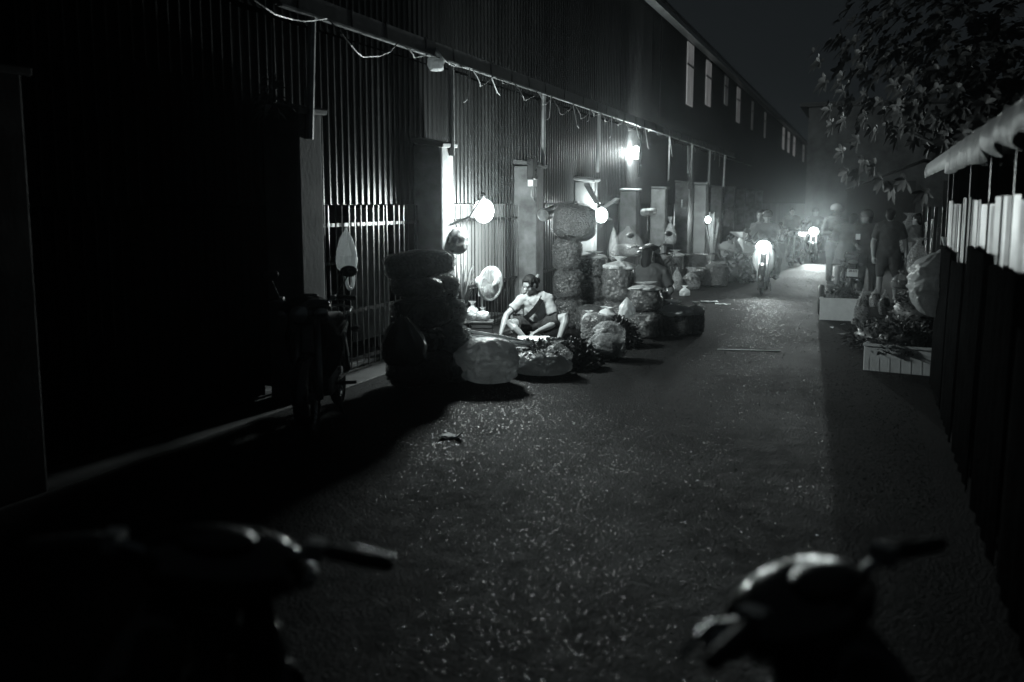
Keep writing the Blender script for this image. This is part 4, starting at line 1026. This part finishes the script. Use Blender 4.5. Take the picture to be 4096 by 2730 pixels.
# farther pitch: sacks, upright stalks, resting woman, greens
for i, (px, py, w, h, lab) in enumerate(((2800, 1150, 96, 78, 'broad dark sack of greens below the bare bulb'), (2866, 1150, 84, 98, 'dark sack of greens under the upright stalk bundle'), (2798, 1085, 80, 70, 'dark leafy sack against the wall below the bare bulb'))):
    b_ = G(px, py); kk = ppm(b_); sack(lab, b_, w * kk, w * kk * .8, h * kk, GREENB, 220 + i, .2, CLEAR2 if i else None, lump=.08)
q = G(2848, 1118); q.z = .42
t = thing('stalk_bundle', 'tall upright bundle of pale stalks lit by the bare bulb', 'stalks', q)
rg = random.Random(33)
for i in range(34):
    a = rg.uniform(0, 6.28); s_ = rg.uniform(0, .22); L = rg.uniform(.7, 1.15)
    obj('stalk', MB().tube([(.03 * math.cos(a), .03 * math.sin(a), 0), (.05 * math.cos(a) * s_ * 8, .05 * math.sin(a) * s_ * 8, L * .4), (s_ * math.cos(a), s_ * math.sin(a), L)], [.012, .010, .006], 5), STALKM, t, True)
obj('wrap', bag_mesh(.30, .28, .75, 34, neck=.95, ears=False, lump=.15), CLEAR2, t, True)
obj('band', MB().lathe([(.07, .16), (.075, .16), (.075, .2), (.07, .2)], 14), WIREB, t)
q = G(2915, 1108); rzf = facing(2915)
stl = obj('plastic_stool', MB().lathe([(0, .22), (.14, .22), (.15, .21), (.18, 0), (.17, 0), (.14, .2), (0, .2)], 16), BLACKP, None, True, (*q.xy, 0)); tag(stl, 'plastic stool under the woman resting her head on her hands', 'stool')
JR = dict(pel=(-.05, 0, .32), neck=(-.05, -.05, .78), head=(.03, -.10, .90), lsh=(-.2, -.04, .71), rsh=(.10, -.05, .71), lel=(.18, -.22, .60), lwr=(.12, -.16, .86), rel=(.30, -.2, .58), rwr=(.16, -.16, .87), lhip=(-.12, 0, .30), rhip=(.05, 0, .30), lkn=(.05, -.34, .45), rkn=(.32, -.25, .45), lan=(.08, -.38, .08), ran=(.35, -.3, .08))
person('woman in light shirt resting her face on raised clasped hands', (*q.xy, 0), rzf, JR, shirt=.30, bottom=.03, sleeve=.5, legs=1.9, look=(.6, -.6, -.45), hair='bun', k=.98)
greens('leaf_heap', 'heap of glossy greens on the road before the resting woman', G(2925, 1128), (.48, .42, .62), 420, .2, .09, GREENL, 230)
bag('clear_bag', 'round pale plastic bag beside the glossy greens', 'bag', G(2988, 1118), .55, .5, .62, MILKY, 231, 0, inner=GREENL, fill=.7, lump=.1)
bag('clear_bag', 'large milky bag standing behind the resting woman', 'bag', G(2965, 1062), .9, .7, .95, MILKY, 232, 0, lump=.1)
for i, (px, py, w, h, m_, lab) in enumerate(((2700, 1098, 62, 80, GARLIC, 'plump sack of bulbs standing against the wall behind the motorbike'), (2742, 1078, 56, 62, GREENB, 'short dark sack standing against the wall past the motorbike'), (2945, 1046, 44, 66, GARLIC, 'tall sack of bulbs standing behind the milky bag by the wall'), (3002, 1052, 40, 44, GREENB, 'small dark sack at the far end of the row of goods'))):
    b_ = G(px, py); kk = ppm(b_); sack(lab, b_, w * kk, w * kk * .85, h * kk, m_, 240 + i, .3 * i, FILMG, top=CLEARB if i in (0, 2) else None, name='bulb_sack' if i in (0, 2) else 'produce_sack')
# ---- riders coming up the alley
mp = G(3056, 1170); mrz = R(-90) + .02
mb1 = motorbike('moving motorbike with glaring headlight and white leg shields', mp, mrz, PAINT_W, 90, lean=0)
headlight_beam((.60, 0, .925), (1, .0, -.36), 160, mb1, 62)
def rider_pose(dx=0, dz=0, lean=.05):
    # local frame: x along image right, -y towards the camera (bike runs towards -y)
    return dict(pel=(0, .28 + dx, .86 + dz), neck=(0, .22 + dx - lean, 1.33 + dz), head=(0, .19 + dx - lean, 1.48 + dz), lsh=(-.18, .22 + dx - lean, 1.27 + dz), rsh=(.18, .22 + dx - lean, 1.27 + dz),
                lel=(-.33, .02 + dx, 1.08 + dz), rel=(.33, .02 + dx, 1.08 + dz), lwr=(-.34, -.24, 1.04), rwr=(.34, -.24, 1.04), lhip=(-.1, .26 + dx, .82 + dz), rhip=(.1, .26 + dx, .82 + dz), lkn=(-.24, -.08 + dx, .66), rkn=(.24, -.08 + dx, .66), lan=(-.2, .08 + dx, .34), ran=(.2, .08 + dx, .34))
person('helmeted rider in dark jacket on the moving motorbike with headlight', mp, 0, rider_pose(), shirt=.07, bottom=.04, sleeve=1.9, legs=1.95, look=(.1, -1, -.05), hair='short', helmet=.05, shoes=True)
pl_ = rider_pose(.32, .04, 0); pl_.update(head=(-.16, .50, 1.50), neck=(-.12, .53, 1.36), lsh=(-.28, .53, 1.29), rsh=(.06, .53, 1.29), lwr=(-.25, .2, 1.0), rwr=(.2, .2, 1.0), lel=(-.36, .4, 1.08), rel=(.22, .4, 1.08))
person('pillion passenger peering past the helmeted rider in dark jacket', mp, 0, pl_, shirt=.10, bottom=.04, sleeve=1.9, legs=1.95, look=(-.2, -1, -.05), hair='short', shoes=True)
# a dark parked motorbike beyond, and the far one with its lamp lit
motorbike('unlit motorbike standing behind the riders near the far lamp', G(3185, 1065), R(-100), PAINT_D, 0)
J = standing(1.62, arms=dict(lwr=(-.1, -.25, 1.0), rwr=(.1, -.25, 1.0)))
person('bystander with lit face standing behind the unlit far motorbike', G(3162, 1050), 0, J, shirt=.05, bottom=.02, sleeve=1.9, legs=1.9, look=(.3, -1, 0), voxel=.018)
fp = G(3258, 1022); fp2 = Vector((HL2.x, HL2.y + .6, 0))
mb2 = motorbike('far motorbike with blinding headlight near the end of alley', fp2, R(-90), PAINT_D, 210, lean=0)
headlight_beam((.60, 0, .925), (1, .03, -.36), 1400, mb2, 66)
person('rider behind the blinding far headlight', fp2, 0, rider_pose(), shirt=.05, bottom=.03, sleeve=1.9, legs=1.95, look=(0, -1, 0), helmet=.06, voxel=.018)
# bright lit doorway at the corner of far building, its light put into emission
dq = G(3210, 1008)
t = thing('glow_panel', 'small overexposed stall panel with painted-in glow at the alley corner', 'stall panel', (dq.x, dq.y, 0), facing(3210))
def panel_glow_mat():
    m, nt, b = _nt('glowing stall panel'); n = noise_node(nt, 5, 4, .7); r_ = ramp(nt, n.outputs[0], [(.42, g3(.02)), (.5, g3(.9))])
    b.inputs['Base Color'].default_value = (.5, .5, .5, 1); nt.links.new(r_.outputs[0], b.inputs['Emission Color']); b.inputs['Emission Strength'].default_value = 3; return m
obj('lit_panel', MB().box((0, 0, .36), (.40, .03, .70)), panel_glow_mat(), t)
for s in (-1, 1): obj('frame_side', MB().box((s * .215, 0, .36), (.03, .08, .72)), DARKSTEEL, t)
obj('frame_top', MB().box((0, 0, .735), (.46, .08, .03)), DARKSTEEL, t)
obj('frame_base', MB().box((0, -.02, .012), (.46, .1, .024)), DARKSTEEL, t)
# ================================================================== right side: stall, people, boxes
SX = .70
ts = thing('tin_stall', 'dark market stall with low tin front and sagging awning', 'stall', (SX, 0, 0))
me_s = corrugated(.78, 1.0, pitch=.0975, depth=.034, rows=3).mesh('corrugated_sheet'); me_s.materials.append(mat('glossy dark tin', .035, .18, metal=.8, scale=1.3, var=.4, bmp=.05, stretch=(1, 1, .25)))
rng = random.Random(41)
STRIPS = [mat('pale tin strip', .06, .35, metal=.3, scale=3, var=.3, stretch=(1, 1, .2)), mat('dull tin strip', .03, .4, metal=.4, scale=3, var=.3, stretch=(1, 1, .2)), mat('black tin strip', .012, .5, var=.3)]
me_st = []
for m_ in STRIPS:
    q_ = MB().box((0, 0, .5), (.008, .082, 1.0)).mesh('strip'); q_.materials.append(m_); me_st.append(q_)
y = 3.2
while y < 10.42:
    h = 1.74 + .03 * math.sin(int(y / .8) * 2.1) + rng.uniform(-.006, .006); c_ = rng.random()
    link('strip', me_st[0 if c_ < .30 else 1 if c_ < .6 else 2], None, ts, (rng.uniform(-.006, .006), y, .03), (0, 0, rng.uniform(-.30, .30)), (1, rng.uniform(.6, 1.15), h)); y += .083
for y_ in (3.1, 4.9, 6.1, 7.3, 8.7, 10.45): bev(obj('post', MB().box((.06, y_, 1.05), (.05, .05, 2.1)), DARKSTEEL, ts), .006)
obj('counter_board', MB().box((.28, 6.8, 1.02), (.4, 7.2, .03)), WOOD, ts)
obj('back_wall', MB().box((2.4, 6.8, 1.1), (.05, 7.4, 2.2)), TIN_D, ts)
obj('side_wall', MB().box((1.2, 10.52, 1.05), (2.4, .04, 2.1)), TIN_D, ts)
rf = obj('roof_sheet', MB().box((1.44, 7.6, 2.34), (2.9, 10.2, .03), rot=(0, -.06, 0)), TIN_D, ts)
# drooping scalloped awning edge
TARP = mat('pale tarpaulin', .20, .55, var=.3, scale=7, bmp=.6, bscale=9, stretch=(1, 5, .6), bdist=.03)
cl = MB(); n = 150; ya, yb = 3.0, 12.75
for k in range(n + 1):
    u = k / n; yy = ya + (yb - ya) * u; rag = 1 if yy < 8.9 else .08
    drop = .15 + rag * (.06 * abs(math.sin(yy * 4.1)) + .05 * fbm((yy, 0, 0), 1.7))
    sw = .03 * math.sin(yy * 9) * rag
    cl.v += [(-.02, yy, 2.24), (-.10 + sw * .4, yy, 2.20), (-.12 + sw, yy, 2.20 - drop * .55), (-.11 + sw * 1.3, yy + .03 * rag * math.sin(yy * 11), 2.20 - drop)]
for k in range(n):
    for j in range(3): a = k * 4 + j; cl.f.append((a, a + 4, a + 5, a + 1))
o = obj('awning_valance', cl, TARP, ts, True); o.modifiers.new('s', 'SOLIDIFY').thickness = .006
# low far fence beyond the stall
ff = thing('tin_fence', 'low corrugated tin fence beyond the stall behind the people', 'fence', (1.0, 12.9, 0))
for k in range(9): link('corrugated_sheet', me_s, None, ff, (rng.uniform(-.02, .02), k * .8 + .78, .02), (0, 0, math.pi), (1, 1, 1.42 + rng.uniform(-.05, .05)))
for k in range(5): obj('post', MB().box((-.05, k * 1.8, .85), (.05, .05, 1.7)), DARKSTEEL, ff)
# things hung in the stall
t = thing('hanger_rack', 'row of bright metal hooks under the stall roof', 'rack', (SX + .35, 6.9, 1.86))
obj('bar', MB().tube([(0, -1.0, .1), (0, 1.0, .1)], .012, 8), CHROME, t)
for k in range(7): obj('hook', MB().tube([(0, -.8 + .25 * k, .1), (0, -.8 + .25 * k, .0), (-.03, -.8 + .25 * k, -.04), (-.06, -.8 + .25 * k, 0)], .006, 5), CHROME, t, True)
# dark drapes added over the lower stall front to stand in for its shade
TARP_SHADE = mat('black shade tarpaulin', .008, .85, bmp=.4, bscale=14, bdist=.03, spec=.0)
for i, (ya, yb, hh_, lab) in enumerate(((9.0, 10.3, 1.36, 'black shade tarpaulin added to darken the tin front at the far end of the stall'), (7.75, 8.85, 1.30, 'black shade tarpaulin with level top added to darken the stall front'), (6.4, 7.6, 1.46, 'tall black shade tarpaulin added to darken the middle of the stall front'), (5.1, 6.2, 1.42, 'black shade tarpaulin added to darken the tin beside the near end of the stall front'), (3.4, 4.9, 1.2, 'low black shade tarpaulin added to darken the near end of the stall'))):
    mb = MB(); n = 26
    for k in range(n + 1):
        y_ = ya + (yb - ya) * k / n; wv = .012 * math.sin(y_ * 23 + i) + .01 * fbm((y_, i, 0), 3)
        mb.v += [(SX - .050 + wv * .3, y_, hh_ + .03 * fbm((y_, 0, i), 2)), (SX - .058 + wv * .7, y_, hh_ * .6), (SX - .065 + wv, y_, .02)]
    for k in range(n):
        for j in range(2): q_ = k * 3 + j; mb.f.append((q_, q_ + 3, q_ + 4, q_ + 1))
    o = obj('tarpaulin', mb, TARP_SHADE, None, True); o.modifiers.new('s', 'SOLIDIFY').thickness = .004; tag(o, lab, 'tarpaulin')
# translucent big bag hung at the stall end
bq = YP(3735, 1270, 10.2)
bb = obj('hanging_bag', sack_mesh(.50, .44, .62, 300, .12, .0, 80, 60, 1.7, crease=.08), MILKY, None, True, bq, (0, .08, .3)); tag(bb, 'big pale translucent bag hung at the end of the stall', 'bag')
obj('knot', bag_mesh(.16, .14, .2, 301, neck=.5, pleat=.2), MILKY, bb, True, (.02, 0, .56))
# ---- foam boxes with greens
def foam_box(label, p, w, d, h, rz):
    t = thing('foam_box', label, 'box', p, rz); th = .03
    body = MB(); nr = 7
    for s, L, ax in ((-1, w, 'y'), (1, w, 'y'), (-1, d, 'x'), (1, d, 'x')):
        if ax == 'y': body.box((0, s * (d / 2 - th / 2), h / 2), (w, th, h))
        else: body.box((s * (w / 2 - th / 2), 0, h / 2), (th, d - 2 * th, h))
    body.box((0, 0, th / 2), (w - 2 * th, d - 2 * th, th))
    bev(obj('box_body', body, FOAM, t), .006)
    for k in range(nr):
        x = -w / 2 + w * (k + .5) / nr
        obj('rib', MB().prism([(x - .007, 0.004), (x + .007, 0.004), (x + .001, h * .5), (x - .001, h * .5)], 'Y', -d / 2 - .0018, -d / 2 + .002), FOAM, t)
    obj('rim', MB().box((0, -d / 2 + .012, h - .012), (w + .02, .045, .024)).box((0, d / 2 - .012, h - .012), (w + .02, .045, .024)).box((-w / 2 + .012, 0, h - .012), (.045, d - .05, .024)).box((w / 2 - .012, 0, h - .012), (.045, d - .05, .024)), FOAM, t)
    return t
p1 = G(3620, 1497); r1 = facing(3600)
foam_box('white foam box full of dark herbs beside the stall end', p1 + Vector((.0, .22, 0)), .74, .44, .29, r1 - .22)
p1b = p1 + Vector((0, .22, 0))
greens('herb_heap', 'dark herbs heaped in the foam box beside the stall end', p1b + Vector((0, 0, .20)), (.36, .24, .30), 900, .06, .03, GREEN, 310)
p2 = G(3362, 1286); r2 = facing(3360) + .06
foam_box('white foam box of greens set at the road edge', p2 + Vector((0, .28, 0)), .60, .48, .34, r2 - .12)
greens('herb_heap', 'leafy greens heaped in the foam box at the road edge', p2 + Vector((-.02, .34, .22)), (.28, .22, .28), 600, .07, .035, GREEN, 311)
greens('herb_heap', 'long low heap of dark herbs between the two foam boxes', G(3560, 1385), (.55, .7, .34), 1000, .07, .035, GREEN, 312)
greens('herb_heap', 'tall dark heap of herbs below the big hung bag', G(3660, 1330), (.4, .5, .62), 900, .07, .035, GREEN, 313)
for i, (px, py, w, h, lab) in enumerate(((3446, 1290, .20, .50, 'shiny plastic sleeve of greens leaning on the road-edge box'), (3535, 1262, .18, .40, 'shiny plastic sleeve lying among the dark herbs'), (3500, 1230, .22, .34, 'clear bag of leaves among the dark herbs behind the box'), (3420, 1300, .14, .12, 'small crumpled clear bag at the foot of the road-edge box'))):
    bag('plastic_sleeve', lab, 'bag', G(px, py), w, w * .8, h, CLEAR, 320 + i, .5 * i, inner=GREENB, fill=.7, neck=.9, ears=False, lump=.12, pleat=.10)
o = obj('tyre', MB().lathe(torus(.20, .05), 28, 'X'), RUBBER, None, True, G(3272, 1265) + Vector((.03, .1, .25))); tag(o, 'black tyre standing against the road-edge foam box', 'tyre')
# debris on the dark ground
rg = random.Random(50)
for i, (px, py, lab) in enumerate(((3330, 1318, 'scrap of pale leaf below the road-edge box'), (3360, 1305, 'thin pale stalk scrap below the road-edge box'), (3415, 1355, 'torn dark carton flap on the ground between the foam boxes'))):
    mb = MB(); leaf(mb, (0, 0, .02), (1, .3, .05), (0, 0, 1), (.12, .16, .34)[i], (.05, .015, .2)[i], .05)
    o = obj('scrap', mb, (PAPER, STALKM, WOOD)[i], None, False, G(px, py), (0, 0, rg.uniform(0, 3))); o.modifiers.new('s', 'SOLIDIFY').thickness = .004; tag(o, lab, 'scrap')
# ---- motorbike with plate and the group of people
mq = G(3412, 1192)
motorbike('dark motorbike seen from behind with white number plate', mq + Vector((-.18, .95, 0)), R(90) + .12, PAINT_D, 0, plate=True)
bag('carrier_bag', 'pale carrier bag hung below the white number plate', 'bag', YP(3390, 1222, mq.y - .35), .30, .24, .28, CLEAR, 330, .3, inner=GREENL, fill=.5, pleat=.12)
bag('hanging_bag', 'clear bag hanging from the hand of the tall man', 'bag', YP(3600, 1160, 18.9), .34, .28, .34, CLEAR2, 331, .3, inner=GREENB, fill=.5, pleat=.12, neck=.85)
def stand_at(px, py, head_py, dy=0):
    p = G(px, py); return p, (py - head_py) * ppm(p)
p_, h_ = stand_at(3545, 1205, 838)
person('tall man in black shirt and shorts standing with back turned', p_, facing(3545), standing(h_, spread=.13, arms=dict(lel=(-.27, .02, 1.06), lwr=(-.26, -.08, .80), rel=(.27, .06, 1.06), rwr=(.30, -.08, .80))), shirt=.03, bottom=.02, sleeve=.75, legs=1.1, look=(.1, 1, -.1), fat=1.12, shoes=None)
p_, h_ = stand_at(3375, 1178, 855)
person('woman in loose short dress standing in front of parked motorbike', p_, facing(3375), standing(h_, spread=.14, stride=.06, arms=dict(head=(.14, .05, 1.52), neck=(.06, .02, 1.38), lwr=(-.05, .2, 1.05), lel=(-.24, .1, 1.1), rwr=(.1, .22, 1.05), rel=(.26, .1, 1.1))), shirt=.07, bottom=.07, sleeve=.95, legs=.72, look=(.6, .7, -.2), hair='short', dress=True)
p_, h_ = stand_at(3330, 1150, 830)
person('person in pale helmet and striped shirt standing with arms folded', p_ + Vector((0, .5, 0)), facing(3330), standing(h_ * 1.02, spread=.09, arms=dict(lwr=(.0, -.22, 1.10), rwr=(.02, -.2, 1.06), lel=(-.25, -.04, 1.06), rel=(.25, -.04, 1.06))), shirt=.22, bottom=.12, sleeve=1.9, legs=1.95, look=(1, -.25, -.1), helmet=.5)
p_, h_ = stand_at(3462, 1190, 850)
man = person('man in dark shirt with white card on chest beside the tall man', p_ + Vector((0, .3, 0)), facing(3460), standing(h_, spread=.1, arms=dict(head=(-.05, -.04, 1.54), lwr=(-.2, -.25, 1.0), lel=(-.27, -.02, 1.05))), shirt=.03, bottom=.03, sleeve=1.8, legs=1.95, look=(-1, -.2, 0), helmet=.06)
card = bev(obj('name_card', MB().box((0, 0, 0), (.085, .006, .11), rot=(.1, 0, -.15)), PLATE, None, False, YP(3432, 948, p_.y - .02), (0, 0, facing(3430))), .003); tag(card, 'white name card on the chest of man in dark shirt', 'card')
p_, h_ = stand_at(3625, 1200, 860)
person('person reaching up with bare arm at the tin fence', p_ + Vector((.15, .8, 0)), facing(3625), standing(h_, arms=dict(lwr=(-.45, -.1, 1.42), lel=(-.32, -.02, 1.18))), shirt=.12, bottom=.03, sleeve=.5, legs=1.9, look=(-.8, .5, 0))
# clear bags hung behind the group
for i, (px, py, w, h, Y_, lab) in enumerate(((3632, 1010, .42, .75, 20.6, 'wide clear plastic bag hung behind the tall man'), (3668, 1100, .34, .6, 17.6, 'narrow clear plastic bag hung beside the tin fence'))):
    bag('hanging_bag', lab, 'bag', YP(px, py, Y_), w, w * .5, h, CLEAR, 340 + i, .3, neck=.9, pleat=.15, lump=.14)
# ---- tree with big leaves in rosettes
tp = Vector((1.55, 13.2, 0))
tree = thing('broadleaf_tree', 'large broadleaf tree overhanging the alley behind the stall', 'tree', tp)
obj('trunk', MB().tube([(0, 0, 0), (.05, 0, 1.2), (-.1, .05, 2.2), (-.15, .1, 3.2)], [.17, .14, .11, .08], 12), mat('bark', .035, .9, bmp=.6), tree, True)
LEAFM = mat('thick tree leaves', .03, .6, var=.35, scale=6, bmp=.05)
rg = random.Random(77); tips = []
for i in range(16):
    a = rg.uniform(0, 6.28); z0 = rg.uniform(1.9, 3.1); L = rg.uniform(.8, 1.9); e = rg.uniform(-.1, .9)
    p0 = Vector((-.1, .05, z0)); p1 = p0 + Vector((math.cos(a), math.sin(a), .25 + e * .5)) * L * .5; p2 = p0 + Vector((math.cos(a) * L, math.sin(a) * L, (e - .05) * L * .8))
    obj('limb', MB().tube([p0, p1, p2], [.035, .022, .010], 7), mat('bark', .08), tree, True)
    tips.append((p1, p2))
crown = MB()
# rosettes spread through the crown, denser on its drooping road side
cents = []
for i in range(880):
    while True:
        v = Vector((rg.uniform(-1, 1), rg.uniform(-1, 1), rg.uniform(-1, 1)))
        if .25 < v.length < 1: break
    c_ = Vector((-.35 + v.x * 1.9, .0 + v.y * 1.6, 3.35 + v.z * 1.5))
    if c_.z < 2.15 - .30 * (c_.x): continue
    cents.append(c_)
for px, py in ((3320, 440), (3390, 690), (3460, 640), (3530, 720), (3570, 745), (3620, 720), (3300, 330), (3280, 250), (3430, 560), (3700, 770), (3330, 500), (3440, 690), (3370, 610), (3500, 660), (3260, 210)):
    cents.append(YP(px, py, 11.9 + rg.uniform(-.3, .5)) - tp)
for c_ in cents:
    ax = (c_ - Vector((-.1, 0, 2.9))).normalized() + Vector((0, 0, .25)); ax.normalize(); o1 = ax.orthogonal().normalized(); o2 = ax.cross(o1)
    nl = rg.randint(6, 9); ph = rg.uniform(0, 6)
    for k in range(nl):
        a = ph + 2 * math.pi * k / nl; d = (o1 * math.cos(a) + o2 * math.sin(a)) + ax * rg.uniform(.1, .8)
        leaf(crown, c_, d, ax, rg.uniform(.10, .17), rg.uniform(.045, .07), .5)
o = obj('crown', crown, LEAFM, tree, True)
# ================================================================== out-of-focus motorbikes close by, and the dark one by the sacks
def bar_at(px, py, deg): c_ = G(px, py, 1.02); return (c_.x - .38 * math.cos(R(deg)), c_.y - .38 * math.sin(R(deg)), 0)
motorbike('black motorbike parked close by with handlebar over the road beside the stall', bar_at(3320, 2320, 152), R(152), PAINT_D, 0, mirrors=False, steer=-.05, lean=-.05)
motorbike('black motorbike parked close by opposite the stall at the dark near end', bar_at(760, 2180, 104), R(104), PAINT_D, 0, mirrors=False, steer=.12)
lm = Vector((-4.1, 7.0, 0))
motorbike('dark motorbike standing by the bar grille beside the pillow sacks', lm, R(-70), PAINT_D, 0, steer=-.25)
bag('bin_bag', 'black tied bin bag hung on the dark motorbike beside the pillow sacks', 'bag', YP(1615, 1460, 7.6), .38, .34, .52, DARKF, 400, .2, neck=.80, pleat=.12, lump=.05)
# dim dry plant hung at the near end of rail
t = thing('dried_bunch', 'dry bunch of leaves hung on the tin at the near end', 'bunch', XP(1092, 460, -4.7))
obj('leaves', heap(70, (.07, .1, .34), .12, .03, 410, droop=1.2), GREENL, t)['kind'] = 'stuff'
obj('string', MB().tube([(0, 0, .2), (0, .02, .75)], .005, 5), WIREM, t)
# ================================================================== night air
hz = bpy.data.materials.new('night haze'); hz.use_nodes = True
nt = hz.node_tree; nt.nodes.remove(nt.nodes['Principled BSDF'])
pv_ = nt.nodes.new('ShaderNodeVolumePrincipled')
pv_.inputs['Color'].default_value = (.90, .97, 1.0, 1)
pv_.inputs['Density'].default_value = HAZE
pv_.inputs['Anisotropy'].default_value = .97
nt.links.new(pv_.outputs[0], nt.nodes['Material Output'].inputs['Volume'])
h_ = obj('haze', MB().box((0, 70, 5.5), (460, 400, 13.4)), hz)
h_['kind'] = 'stuff'; h_['label'] = 'thin night haze hanging in the alley'
